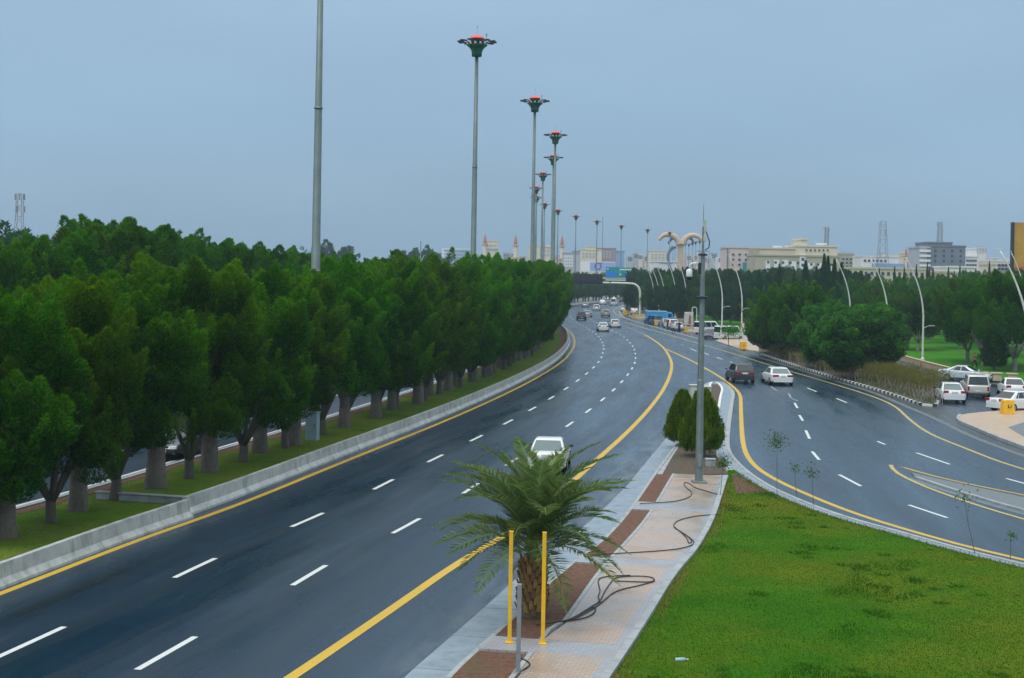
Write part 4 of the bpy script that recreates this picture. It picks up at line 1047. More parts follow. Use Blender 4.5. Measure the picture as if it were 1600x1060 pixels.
link('pole', lm, rt); link('base', lb, rt); link('lower_arm', la, rt, (.08, 0, 4.0)); link('head', lh, rt)

# ------------------------------------------------------------------ camera pole on the island
cpz = W(1092, 754, WZ); cpo = empty('camera_pole', cpz); tag(cpo, 'grey steel camera pole with antenna standing on the walkway', 'pole')
MB().tube([(0, 0, 0), (0, 0, 4.4), (0, 0, 4.42), (0, 0, 9.9)], [.175, .145, .135, .095], 8).build('pole', 'steel_grey', cpo)
MB().box((0, 0, .04), (.62, .62, .08)).build('base_plate', 'steel_grey', cpo, bevel=.01)
MB().box((.0, -.19, .95), (.14, .04, .5)).build('access_door', 'post_grey', cpo, bevel=.01)
MB().lathe([(.26, 0), (.26, .09), (.16, .12)], 8).build('flange', 'dark_metal', cpo, loc=(0, 0, 7.9))
MB().lathe([(.2, 0), (.2, .07), (.13, .1)], 8).build('flange', 'dark_metal', cpo, loc=(0, 0, 9.75))
MB().tube([(0, 0, 9.8), (0, 0, 11.0), (0, 0, 11.02), (0, 0, 11.95)], [.05, .045, .02, .012], 6).build('antenna', 'steel_grey', cpo)
for z, x in ((11.15, .05), (10.9, .08), (10.5, .06)): MB().box((x, 0, z), (.13, .12, .28), .4).build('radio_unit', 'cabinet', cpo, bevel=.02)
MB().tube([(.05, 0, 11.1), (.16, 0, 10.7), (.28, 0, 10.35), (.26, .05, 10.1), (.1, .05, 10.0)], .025, 6).build('cable_loop', 'dark_metal', cpo)
MB().tube([(-.28, 0, 9.95), (.3, 0, 9.95)], .018, 5).build('crossbar', 'steel_grey', cpo)
MB().box((-.14, 0, 9.2), (.10, .22, .5)).build('bracket_box', 'dark_metal', cpo, bevel=.01)
cm = MB().tube([(-.12, 0, 9.42), (-.45, 0, 9.42), (-.55, 0, 9.35), (-.57, 0, 9.2)], .035, 8).build('camera_arm', 'white_plastic', cpo, smooth=True)
MB().lathe([(.05, .12), (.13, .06), (.14, -.2), (.13, -.22)], 14, (-.57, 0, 9.06)).build('camera_housing', 'white_plastic', cpo, smooth=True)
MB().lathe([(.115, 0), (.10, -.08), (.05, -.13), (.0, -.14)], 12, (-.57, 0, 8.835)).build('camera_dome', 'vms_black', cpo, smooth=True)
# cabinets and box beside it
for a, b, h, w, lab in ((1084, 650, 1.95, .58, 'tall pale equipment cabinet behind the thujas, left of the pole'), (1104, 650, 1.85, .45, 'pale equipment cabinet behind the thujas, right of the pole')):
    c = empty('cabinet', W(a, b, IZ), .1); tag(c, lab, 'cabinet')
    MB().box((0, 0, h / 2), (w, .5, h)).build('body', 'cabinet', c, bevel=.015); MB().box((0, 0, h + .03), (w + .08, .6, .06)).build('roof', 'cabinet', c, bevel=.01)
    MB().box((0, -.262, h * .52), (w - .1, .02, h * .8)).build('door', 'cabinet', c, bevel=.006); MB().box((w * .3, -.285, h * .55), (.03, .03, .16)).build('handle', 'dark_metal', c)
c = empty('meter_box', W(1110, 729, IZ)); tag(c, 'small pale concrete box on the soil below the large thuja', 'box')
MB().box((0, 0, .16), (.46, .4, .32)).build('body', 'kerb_concrete', c, bevel=.02); MB().box((0, 0, .345), (.5, .44, .05)).build('lid', 'kerb_concrete', c, bevel=.01)
c = empty('cabinet', W(488, 688, .12), -.2); tag(c, 'blue-grey electrical cabinet on the median grass among the trunks', 'cabinet')
MB().box((0, 0, .72), (.62, .5, 1.44)).build('body', 'cabinet_blue', c, bevel=.015); MB().box((0, -.262, .74), (.52, .02, 1.2)).build('door', 'cabinet_blue', c, bevel=.006); MB().box((0, 0, 1.47), (.7, .58, .06)).build('roof', 'cabinet_blue', c, bevel=.01); MB().box((.2, -.285, .8), (.03, .03, .18)).build('handle', 'dark_metal', c)

# ------------------------------------------------------------------ posts, hoses and litter on the walkway
for a, b, lab in ((796, 1004, 'left yellow steel post in front of the date palm'), (848, 1006, 'right yellow steel post in front of the date palm')):
    o = empty('yellow_post', W(a, b, WZ)); tag(o, lab, 'post', 'yellow posts by the date palm')
    MB().box((0, 0, 1.32), (.095, .095, 2.64)).build('post', 'post_yellow', o, bevel=.01); MB().box((0, 0, .012), (.2, .2, .024)).build('base_plate', 'post_yellow', o, bevel=.004); MB().box((0, 0, 2.65), (.105, .105, .025)).build('cap', 'post_yellow', o, bevel=.004)
o = empty('grey_post', W(809.5, 1051, WZ)); tag(o, 'plain grey steel post left of the walkway near the palm', 'post')
MB().box((0, 0, .98), (.10, .10, 1.96)).build('post', 'post_grey', o, bevel=.008); MB().box((0, 0, .012), (.22, .22, .024)).build('base_plate', 'post_grey', o, bevel=.004)
def hose(name, pts, label, r=.017, z=WZ + .022):
    P = chaikin([tuple(W(a, b, z)) for a, b in pts], 3); base = P[0].copy(); base[2] = z
    o = MB().tube([tuple(p - base) for p in P], r, 6).build(name, 'hose_black', None, smooth=True, loc=tuple(base)); tag(o, label, 'hose'); return o
hose('hose', [(838, 977), (870, 972), (885, 970), (898, 966), (920, 950), (938, 940), (944, 925), (955, 909), (962, 902), (990, 900), (1015, 901), (1024, 905), (1018, 910), (990, 909), (960, 908)], 'black irrigation hose making a long loop right of the date palm')
hose('hose', [(870, 972), (890, 969), (925, 948), (932, 950), (928, 959), (912, 967), (880, 971)], 'short black hose coil on the walkway beside the palm planter')
hose('hose', [(1023, 908), (1000, 915), (970, 921), (955, 928), (942, 940), (930, 949), (915, 958), (895, 968)], 'thin black hose trailing from the long loop towards the palm')
hose('hose', [(938, 941), (934, 932), (938, 924), (936, 916), (934, 906), (940, 902), (960, 900), (985, 899)], 'crinkled black hose piece at the upper edge of the palm planter')
hose('hose', [(1126, 804), (1100, 805), (1078, 808), (1060, 813), (1052, 819), (1054, 825), (1066, 832), (1078, 840), (1086, 848), (1080, 853), (1060, 858), (1030, 861), (1000, 863), (960, 865), (930, 868), (915, 870)], 'black hose zigzagging over the middle of the walkway')
hose('hose', [(1053, 823), (1062, 830), (1074, 841), (1076, 850), (1083, 846), (1072, 836)], 'small tangle of black hose beside the zigzag hose')
hose('hose', [(1126, 774), (1105, 768), (1085, 762), (1080, 757), (1070, 753), (1068, 758), (1075, 764), (1082, 770), (1078, 777), (1060, 783), (1040, 785), (1000, 787)], 'black hose curling round the foot of the camera pole')
hose('hose', [(812, 1028), (826, 1034), (829, 1040), (815, 1048), (805, 1060)], 'black hose end bent beside the grey post')
o = empty('bottle', W(1064, 1031, IZ + .05)); o.rotation_euler = (0, R(90), .2); tag(o, 'crushed teal plastic bottle lying on the lawn', 'bottle')
MB().lathe([(.03, -.14), (.05, -.13), (.048, -.06), (.052, -.05), (.046, .0), (.052, .02), (.048, .08), (.025, .12), (.018, .15)], 12).build('body', 'bottle_plastic', o, smooth=True)
MB().lathe([(.02, .151), (.02, .175)], 10).build('cap', 'sign_white', o)

# ------------------------------------------------------------------ vehicles
def car(kind, loc, heading, paint, label, glass='car_glass', group=None, lights=True, far=False, sc=1.0, name=None):
    """heading: degrees clockwise from straight ahead (+Y)"""
    L, Wd, H = {'sedan': (4.75, 1.82, 1.46), 'big_sedan': (5.3, 1.96, 1.45), 'suv': (4.65, 1.88, 1.68), 'van': (5.2, 1.9, 2.25), 'pickup': (5.2, 1.84, 1.82), 'coupe': (4.7, 1.82, 1.42)}[kind]
    rt = empty(name or {'sedan': 'sedan', 'big_sedan': 'sedan', 'coupe': 'sedan', 'suv': 'suv', 'van': 'van', 'pickup': 'pickup'}[kind], (loc[0], loc[1], loc[2] + .012), R(90 - heading)); rt.scale = (sc,) * 3
    tag(rt, label, {'sedan': 'car', 'big_sedan': 'car', 'coupe': 'car', 'suv': 'suv', 'van': 'van', 'pickup': 'pickup'}[kind], group)
    hw = Wd / 2; a, b = -L / 2, L / 2
    # lower body: stations x, deck height, half width, floor height
    if kind in ('sedan', 'big_sedan', 'coupe'):
        tr = .98 if kind != 'coupe' else 1.03
        st = [(a, .78, .80, .42), (a + .10, .93, .90, .30), (a + .35, tr - .01, .97, .24), (a + 1.1, tr, 1.0, .22), (0, .93, 1.0, .22), (b - 1.35, .91, 1.0, .22), (b - .55, .80, .97, .22), (b - .12, .68, .86, .26), (b, .55, .74, .36)]
        cab = dict(z0=.90, xr=a + .75, xf=b - 1.35, xr2=a + 1.55, xf2=b - 2.25, wb=.93, wr=.68)
        if kind == 'coupe': cab.update(xr=a + .45, xr2=a + 1.75, xf=b - 1.15, xf2=b - 2.2)
    elif kind == 'suv':
        st = [(a, .85, .84, .48), (a + .10, 1.02, .93, .34), (a + .35, 1.06, .98, .27), (a + 1.1, 1.06, 1.0, .25), (0, 1.02, 1.0, .25), (b - 1.25, 1.02, 1.0, .25), (b - .45, .93, .96, .26), (b - .10, .80, .87, .30), (b, .62, .78, .40)]
        cab = dict(z0=1.0, xr=a + .12, xf=b - 1.15, xr2=a + .55, xf2=b - 2.0, wb=.94, wr=.72)
    elif kind == 'van':
        st = [(a, 1.12, .92, .40), (a + .08, 1.16, .97, .30), (a + .6, 1.16, 1.0, .27), (0, 1.16, 1.0, .25), (b - .9, 1.16, 1.0, .25), (b - .35, 1.08, .97, .26), (b - .06, .92, .90, .30), (b, .7, .84, .38)]
        cab = dict(z0=1.10, xr=a + .02, xf=b - .38, xr2=a + .18, xf2=b - 1.25, wb=.965, wr=.84)
    else:
        st = [(a, .98, .90, .50), (a + .06, 1.06, .95, .42), (a + .6, 1.07, .98, .36), (0, 1.06, 1.0, .32), (b - 1.4, 1.04, 1.0, .30), (b - .5, .98, .97, .30), (b - .10, .86, .90, .34), (b, .66, .82, .42)]
        cab = dict(z0=1.0, xr=a + .05, xf=b - 1.45, xr2=a + .30, xf2=b - 2.15, wb=.95, wr=.80)
    V = []; Fc = []
    for x, z, k, f in st:
        w = hw * k; m = f + (z - f) * .55
        ring = [(-w * .80, f), (-w * .98, f + .10), (-w * 1.0, m), (-w * .955, z - .05), (-w * .86, z), (w * .86, z), (w * .955, z - .05), (w * 1.0, m), (w * .98, f + .10), (w * .80, f)]
        V += [(x, y, zz) for y, zz in ring]
    n = 10
    for i in range(len(st) - 1):
        for j in range(n):
            Fc.append((i * n + j, (i + 1) * n + j, (i + 1) * n + (j + 1) % n, i * n + (j + 1) % n))
    Fc.append(tuple(range(n))); Fc.append(tuple((len(st) - 1) * n + j for j in range(n - 1, -1, -1)))
    body = MB().add(V, Fc).build('body', paint, rt, bevel=0 if far else .05)
    bm = bmesh.new(); bm.from_mesh(body.data); bmesh.ops.recalc_face_normals(bm, faces=bm.faces); bm.to_mesh(body.data); bm.free()
    disc_smooth(body)
    try: body.data.set_sharp_from_angle(angle=R(38))
    except Exception: pass
    c = cab; wb, wr, z0 = hw * c['wb'], hw * c['wr'], c['z0']
    B = [(c['xr'], -wb, z0), (c['xf'], -wb * .95, z0), (c['xf'], wb * .95, z0), (c['xr'], wb, z0), (c['xr2'], -wr, H), (c['xf2'], -wr * .97, H), (c['xf2'], wr * .97, H), (c['xr2'], wr, H)]
    roof = MB().hexa(B).build('cabin', paint, rt, bevel=.11, seg=4)
    disc_smooth(roof)
    try: roof.data.set_sharp_from_angle(angle=R(50))
    except Exception: pass
    def quad(i, j, k, l, u0, u1, v0, v1, nm, mat, push=.012):
        A, Bq, Cq, Dq = [Vector(B[q]) for q in (i, j, k, l)]   # bottom i-j, top l-k
        P = lambda u, v: (A.lerp(Bq, u)).lerp(Dq.lerp(Cq, u), v)
        nrm = (Bq - A).cross(Dq - A).normalized() * push
        q = [P(u0, v0) + nrm, P(u1, v0) + nrm, P(u1, v1) + nrm, P(u0, v1) + nrm]; r_ = [p - nrm * 2 for p in q]
        MB().hexa([tuple(v) for v in r_ + q]).build(nm, mat, rt)
    quad(3, 0, 4, 7, .07, .93, .12, .86, 'rear_window', glass)
    quad(1, 2, 6, 5, .06, .94, .10, .88, 'windshield', glass)
    if kind == 'van':
        sp = [(.03, .30), (.32, .60), (.63, .90)]
    elif kind == 'pickup':
        sp = [(.04, .44), (.52, .72), (.75, .93)]
    elif kind in ('suv',):
        sp = [(.06, .22), (.25, .52), (.55, .88)]
    else:
        sp = [(.16, .24), (.27, .53), (.56, .84)]
    for u0, u1 in sp:
        quad(0, 1, 5, 4, u0, u1, .16, .86, 'side_window', glass); quad(2, 3, 7, 6, 1 - u1, 1 - u0, .16, .86, 'side_window', glass)
    # wheels
    wr_ = .33 if kind not in ('suv', 'pickup') else .37
    for x in (a + .95, b - .92):
        for s_ in (-1, 1):
            w = empty('wheel', (0, 0, 0)); w.parent = rt; w.location = (x, s_ * (hw - .10), wr_); w.rotation_euler = (R(90), 0, 0)
            MB().lathe([(wr_ * .66, -.12), (wr_ * .95, -.12), (wr_, -.08), (wr_, .08), (wr_ * .95, .12), (wr_ * .66, .12)], 18).build('tyre', 'black_rubber', w, smooth=False)
            MB().lathe([(.02, -.125), (wr_ * .62, -.123), (wr_ * .64, -.1), (wr_ * .64, .1), (wr_ * .62, .123), (.02, .125)], 14).build('rim', 'rim' if paint != 'car_charcoal' else 'rim_dark', w)
            MB().lathe([(wr_ + .07, -.02), (wr_ + .07, .02), (wr_ * .9, .025)], 18, (0, 0, 0)).build('wheel_arch', 'bumper_dark', w)
            w.children[-1].location = (0, .03, -s_ * -.0)
    zt = {'sedan': .88, 'big_sedan': .84, 'coupe': .84, 'suv': .92, 'van': .95, 'pickup': .80}[kind]; th = {'van': .42, 'pickup': .34}.get(kind, .17)
    tw = {'van': .16, 'pickup': .16, 'big_sedan': .50, 'suv': .46}.get(kind, .36)
    for s_ in (-1, 1):
        MB().box((a + .035, s_ * (hw * .90 - tw / 2 - .02), zt), (.10, tw, th)).build('tail_light', 'tail_red', rt, bevel=.015)
        MB().box((b - .10, s_ * (hw * .80 - .16), .62 if kind != 'van' else .85), (.16, .36, .15)).build('headlight', 'head_lamp', rt, bevel=.03)
        MB().box((c['xf'] - .12, s_ * (hw + .07), z0 + .06), (.12, .18, .13)).build('mirror', paint if paint != 'car_white' or kind == 'van' else 'bumper_dark', rt, bevel=.03)
    if not far:
        MB().box((a - .005, 0, zt - .04 if kind not in ('pickup',) else .62), (.03, .46, .13)).build('number_plate', 'plate', rt); MB().box((b - .005, 0, .45), (.05, .46, .12)).build('number_plate', 'plate', rt)
        MB().box((a + .08, 0, .36), (.16, Wd * .82, .14)).build('rear_bumper', 'bumper_dark' if kind in ('suv', 'pickup') else paint, rt, bevel=.03)
        MB().box((b - .05, 0, .62), (.06, .62, .12)).build('grille', 'bumper_dark', rt, bevel=.01)
        for x in ((a + b) / 2 - .15, (a + b) / 2 + .9):
            for s_ in (-1, 1): MB().box((x, s_ * (hw + .006), z0 - .13), (.18, .03, .03)).build('door_handle', paint, rt)
    if kind == 'suv' and not far:
        for s_ in (-1, 1): MB().tube([(c['xr2'] + .15, s_ * wr * .92, H + .0), (c['xr2'] + .25, s_ * wr * .92, H + .06), (c['xf2'] - .25, s_ * wr * .9, H + .06), (c['xf2'] - .1, s_ * wr * .9, H)], .022, 6).build('roof_rail', 'rim', rt)
    return rt
def road_heading(p):
    s_, _ = SP.near(p); _, d = SP.at(s_); return math.degrees(math.atan2(d[0], d[1]))
def on_road(a, b, kind, paint, label, **kw):
    p = W(a, b); d = road_heading(p) + kw.pop('turn', 0); q = Vector((math.sin(R(d)), math.cos(R(d)), 0)); return car(kind, p + q * 2.3, d, paint, label, **kw)
on_road(853, 742, 'sedan', 'car_white', 'white sedan driving away just beyond the date palm', glass='car_glass_teal', turn=-6)
on_road(943, 518.5, 'sedan', 'car_white', 'white sedan in the middle lane, left of a pair', glass='car_glass_teal')
on_road(962, 512.5, 'sedan', 'car_white', 'white sedan in the right lane, right of a pair')
on_road(918, 496, 'sedan', 'car_silver', 'silver sedan beside the last visible median trees')
on_road(947, 496, 'suv', 'car_tan', 'tan four-wheel drive ahead of the pair of white sedans')
on_road(932, 486, 'suv', 'car_white', 'white car below the dark message board', far=True)
on_road(958, 478, 'van', 'car_white', 'far white van in the right lane under the gantry', far=True)
on_road(941, 477, 'suv', 'car_white', 'far white car beside the white van under the gantry', far=True)
on_road(914, 481, 'sedan', 'car_silver', 'far silver car peeking past the median trees', far=True)
on_road(909, 501, 'pickup', 'car_charcoal', 'dark pickup half hidden by the median trees')
on_road(971, 472, 'sedan', 'car_charcoal', 'far dark car on the bend beyond the gantry', far=True)
for a, b, lab in ((950, 469, 'tiny white car on the bend with lit headlamps, left'), (962, 468.5, 'tiny white car on the bend with lit headlamps, right')):
    p = W(a, b); car('sedan', p, road_heading(p) + 180, 'car_white', lab, far=True)
car('suv', W(1168, 600) + Vector((-.3, 2.3, 0)), -2, 'car_charcoal', 'dark grey crossover driving away on the slip road')
car('big_sedan', W(1228, 603.5) + Vector((-.3, 2.6, 0)), -1, 'car_white', 'long white sedan with red tail lights on the slip road', glass='car_glass_teal')
car('sedan', W(1492, 631.5) + Vector((.3, 2.3, 0)), 8, 'car_white', 'white sedan driving away beside the end of the hedge', glass='car_glass_teal')
car('pickup', W(1530, 624) + Vector((.5, 2.5, 0)), 13, 'car_gold', 'pale pickup with dark canopy windows beside the white sedan')
car('coupe', W(1508, 596.5) + Vector((.2, .8, 0)), 118, 'car_pale_blue', 'pale silver sedan crossing in side view before the park lawn')
car('sedan', W(1569, 645) + Vector((1.4, 1.2, 0)), 62, 'car_white', 'white sedan turning behind the yellow block at the corner')
car('sedan', W(1586, 622) + Vector((.5, 2.2, 0)), 10, 'car_white', 'white car cut by the right picture edge beyond the turning sedan', far=True)
car('suv', W(1386, 569) + Vector((.2, 2.0, 0)), 4, 'car_white', 'white car on the service lane half hidden by the hedge', glass='car_glass_teal', far=True)
p = W(268, 720); car('sedan', p + Vector((0, 2.2, 0)), road_heading(p) + 180, 'car_black', 'black car approaching on the opposite carriageway behind the trunks')
# parked vehicles
car('van', W(1103, 523) + Vector((.5, 2.0, 0)), 56, 'car_white', 'white passenger van parked with its rear to the road, left of two', sc=.92)
car('van', W(1137, 532) + Vector((.4, 1.6, 0)), 56, 'car_white', 'white passenger van parked with its rear to the road, right of two', sc=.92)
car('suv', W(1107, 530) + Vector((.3, 1.0, 0)), -165, 'car_charcoal', 'dark car parked between the two white vans', far=True, sc=.85)
car('suv', W(1049, 514) + Vector((0, 1, 0)), -10, 'car_white', 'white parked car behind the standing people, left', far=True)
car('sedan', W(1060, 517) + Vector((0, 1.5, 0)), -5, 'car_white', 'white parked car behind the standing people, right', far=True)
car('sedan', W(1041, 511) + Vector((0, 2, 0)), -8, 'car_silver', 'silver parked car beside the blue truck', far=True)
car('sedan', W(976, 487) + Vector((0, 2, 0)), 12, 'car_white', 'far white car parked at the end of the apron', far=True)
car('suv', W(987, 492) + Vector((1, 2, 0)), 10, 'car_white', 'far white parked car left of the gantry column', far=True)
car('suv', W(993, 492) + Vector((2, 4, 0)), 10, 'car_silver', 'far silver parked car behind the gantry column', far=True)
car('pickup', W(1019, 508) + Vector((.3, 1.5, 0)), -20, 'blue_dark', 'small blue pickup parked before the blue truck', far=True)
# blue box truck seen from the side
bt = empty('box_truck', W(1032, 507.5) + Vector((0, 3, .01)), R(2)); bt.scale = (.8, .8, .8); tag(bt, 'bright blue box truck parked sideways on the apron', 'truck')
MB().box((-.7, 0, 2.05), (4.9, 2.2, 2.1)).build('cargo_box', 'truck_blue', bt, bevel=.04); MB().hexa([(1.8, -1.05, .7), (3.6, -1.05, .7), (3.6, 1.05, .7), (1.8, 1.05, .7), (1.8, -1.0, 2.9), (3.05, -1.0, 2.9), (3.05, 1.0, 2.9), (1.8, 1.0, 2.9)]).build('cab', 'truck_blue', bt, bevel=.08)
MB().box((2.5, -1.06, 2.15), (.8, .03, .7)).build('side_window', 'car_glass', bt); MB().box((0, 0, .8), (6.6, .9, .25)).build('chassis', 'dark_metal', bt); MB().box((-.7, 0, 3.12), (5.0, 2.26, .06)).build('roof_edge', 'sign_white', bt); MB().box((1.76, -1.06, 2.05), (.05, .1, 2.1)).build('corner_post', 'sign_white', bt)
for x in (-2.0, 2.6):
    for s_ in (-1, 1):
        w = empty('wheel', (0, 0, 0)); w.parent = bt; w.location = (x, s_ * .95, .45); w.rotation_euler = (R(90), 0, 0)
        MB().lathe([(.28, -.13), (.43, -.13), (.45, -.09), (.45, .09), (.43, .13), (.28, .13)], 16).build('tyre', 'black_rubber', w); MB().lathe([(.02, -.125), (.27, -.12), (.27, .12), (.02, .125)], 12).build('rim', 'rim_dark', w)

# ------------------------------------------------------------------ blocks, signs, poster
for a, b, lab in ((1161, 546, 'yellow concrete block at the foot of the round sign'), (1574, 647, 'yellow concrete block with black arrow mark on the corner pavement')):
    o = empty('yellow_block', W(a, b, .15), .15); tag(o, lab, 'block')
    MB().hexa([(-.42, -.30, 0), (.42, -.30, 0), (.42, .30, 0), (-.42, .30, 0), (-.38, -.22, .95), (.38, -.22, .95), (.38, .22, .95), (-.38, .22, .95)]).build('body', 'block_yellow', o, bevel=.03)
    if a > 1500:
        mb = MB(); mb.box((-.07, -.275, .55), (.05, .02, .2), 0); mb.box((0, -.283, .45), (.2, .02, .045)); mb.build('painted_mark', 'cloth_black', o); MB().box((.14, -.27, .55), (.04, .02, .16)).build('painted_mark', 'cloth_black', o)
    else: MB().box((0, -.27, .5), (.12, .03, .12)).build('lifting_hole', 'trunk_bark', o)
def barricade(a, b, ln, rz, label):
    o = empty('barricade', W(a, b, .02), rz); tag(o, label, 'barricade', 'barricades along the apron')
    prof = [(-.35, 0), (.35, 0), (.32, .25), (.16, .5), (.12, 1.0), (-.12, 1.0), (-.16, .5), (-.32, .25)]; n = len(prof)
    MB().add([(0, y, z) for y, z in prof] + [(ln, y, z) for y, z in prof], [tuple(range(n - 1, -1, -1)), tuple(range(n, 2 * n))] + [(i, (i + 1) % n, n + (i + 1) % n, n + i) for i in range(n)]).build('barrier_body', 'beige_stone', o)
    MB().box((-.12, 0, .52), (.24, .95, 1.02)).build('yellow_end', 'block_yellow', o, bevel=.06); MB().box((-.25, -.1, .55), (.03, .3, .25)).build('dark_hole', 'trunk_bark', o)
barricade(977, 492, 2.0, R(60), 'yellow-ended barricade farthest along the apron'); barricade(991, 498.5, 3.0, R(15), 'yellow-ended barricade at the foot of the gantry column')
barricade(1025, 508.5, 2.2, R(10), 'yellow-ended barricade in front of the blue pickup'); barricade(1071.5, 520, 2.2, R(10), 'yellow-ended barricade below the poster board')
o = empty('round_sign', W(1162.5, 541, .15)); tag(o, 'round white sign with red ring on a thin pole before the vans', 'sign')
MB().tube([(0, 0, 0), (0, 0, 3.1)], .04, 8).build('pole', 'lamp_white', o)
ds = MB().lathe([(.46, 0), (.46, .03)], 28).build('sign_face', 'sign_white', o, loc=(0, -.06, 2.75)); ds.rotation_euler = (R(90), 0, 0)
rgm = MB(); n = 28
for k in range(n):
    a0, a1 = 2 * math.pi * k / n, 2 * math.pi * (k + 1) / n
    rgm.add([(math.cos(a0) * .47, -.105, math.sin(a0) * .47), (math.cos(a1) * .47, -.105, math.sin(a1) * .47), (math.cos(a1) * .36, -.105, math.sin(a1) * .36), (math.cos(a0) * .36, -.105, math.sin(a0) * .36)], [(0, 1, 2, 3)])
rgm.build('red_ring', 'sign_red', o, loc=(0, 0, 2.75)); mb = MB(); mb.box((0, -.1, 2.75), (.26, .015, .3)); mb.build('sign_symbol', 'bld_greylight', o)
o = empty('poster_board', W(1076, 516, .02), -.1); tag(o, 'lit poster board on legs with an arched post behind it', 'poster')
MB().box((0, 0, 2.0), (1.5, .18, 2.2)).build('frame', 'lamp_white', o, bevel=.02); MB().box((0, -.10, 2.0), (1.3, .03, 2.0)).build('poster', 'poster_face', o)
MB().hexa([(-.1, -.13, 1.1), (.4, -.13, 1.1), (.4, -.12, 1.1), (-.1, -.12, 1.1), (.05, -.13, 2.3), (.3, -.13, 2.3), (.3, -.12, 2.3), (.05, -.12, 2.3)]).build('poster_figure', 'cloth_brown', o)
MB().box((.17, -.125, 2.4), (.2, .02, .25)).build('poster_figure_top', 'cloth_navy', o); MB().box((-.5, 0, .45), (.14, .14, .9)).build('leg', 'lamp_white', o); MB().box((.5, 0, .45), (.14, .14, .9)).build('leg', 'lamp_white', o)
MB().tube([(.55, .4, 0), (.55, .4, 3.6), (.62, .4, 3.85), (.8, .4, 3.95), (1.1, .4, 3.95), (1.28, .4, 3.85), (1.35, .4, 3.6), (1.35, .4, .0)], .07, 8).build('arched_post', 'lamp_white', o)
for q in range(3):
    o = empty('concrete_pedestal', W((1539, 1560, 1584)[q], (595, 596, 597)[q], .1) + Vector((0, .5, 0))); tag(o, ('beige pedestal block behind the silver car nose', 'beige pedestal block below the small conical cypress', 'beige pedestal block nearest the right picture edge')[q], 'pedestal', 'beige pedestals along the park edge')
    MB().box((0, 0, .32), (.85, .5, .64), 0, .94).build('shaft', 'beige_stone', o, bevel=.02); MB().box((0, 0, .70), (1.0, .62, .12)).build('cap', 'beige_stone', o, bevel=.02)
# ------------------------------------------------------------------ gantries
g = empty('message_gantry', W(1000, 493)); tag(g, 'curved white gantry arm carrying a dark message board over the highway', 'gantry')
P = [(0, 0, 0), (0, 0, 4.9), (-.12, 0, 5.9), (-.55, 0, 6.75), (-1.25, 0, 7.3), (-2.3, 0, 7.55), (-15.5, 0, 7.55)]
MB().tube([tuple(p) for p in chaikin(P, 2)], [.33 - .12 * i / 24 for i in range(len(chaikin(P, 2)))], 12).build('arm', 'lamp_white', g, smooth=True)
MB().box((-12.4, -.3, 8.55), (6.6, .5, 1.8)).build('message_board', 'vms_black', g, bevel=.03); MB().box((-12.4, -.1, 8.4), (6.9, .25, 2.3)).build('board_frame', 'dark_metal', g)
MB().box((-7.2, 0, 7.75), (.35, .5, .3)).build('camera_unit', 'dark_metal', g, bevel=.03)
for x in (-14.5, -12.4, -10.3): MB().box((x, -.05, 7.65), (.12, .3, .5)).build('bracket', 'dark_metal', g)
Yg = 430; sL, sR = WD(946.5, 434, Yg), WD(987.5, 434, Yg); tp = WD(947, 418, Yg).z
g = empty('sign_gantry', (sR.x + 4, Yg, 0)); tag(g, 'far gantry with blue and green direction signs over the highway', 'gantry'); ox = g.location.x
def lx(p_): return WD(p_, 430, Yg).x - ox
def lz(p_): return WD(967, p_, Yg).z
MB().box((lx(957) , -.2, (lz(434) + lz(418)) / 2), (lx(967.5) - lx(946.5), .12, lz(418) - lz(434.5))).build('sign_panel', 'sign_teal', g); MB().box((lx(978.2), -.2, (lz(434) + lz(418.5)) / 2), (lx(987.5) - lx(968.2), .12, lz(418.5) - lz(434.5))).build('sign_panel', 'sign_green', g)
MB().box((lx(954.5), -.28, (lz(433.5) + lz(425)) / 2), (lx(961.5) - lx(947.4), .05, lz(425) - lz(433.5))).build('blue_field', 'sign_blue', g); MB().box((lx(980), -.28, (lz(433.5) + lz(427)) / 2), (lx(986.5) - lx(974), .05, lz(427) - lz(433.5))).build('blue_field', 'sign_blue', g)
MB().box((lx(976), -.28, lz(421.5)), (lx(982) - lx(968), .05, lz(420.7) - lz(422.6))).build('lettering', 'sign_white', g); MB().box((lx(985), -.28, lz(421.5)), (lx(986) - lx(984), .05, lz(420.2) - lz(422.8))).build('lettering', 'sign_white', g)
MB().box((lx(949.5), -.28, lz(420.8)), (.35, .05, .5)).build('lettering', 'sign_white', g); MB().box((lx(979.5), -.3, lz(425.5)), (.4, .05, .5)).build('lettering', 'sign_white', g); MB().box((lx(969.5), -.28, lz(429)), (.35, .05, .5)).build('lettering', 'sign_white', g)
for zz, x0, x1 in ((435, 939, 989), (438, 946, 987.5)): MB().box(((lx(x0) + lx(x1)) / 2, 0, lz(zz)), (lx(x1) - lx(x0), .35, .38)).build('beam', 'lamp_white', g)
MB().box((lx(989) - .3, .3, 4.6), (.4, .4, 9.2)).build('column', 'lamp_white', g); MB().box((lx(989) - .3, .25, lz(436.5)), (.3, .3, 1.6)).build('bracket', 'lamp_white', g)

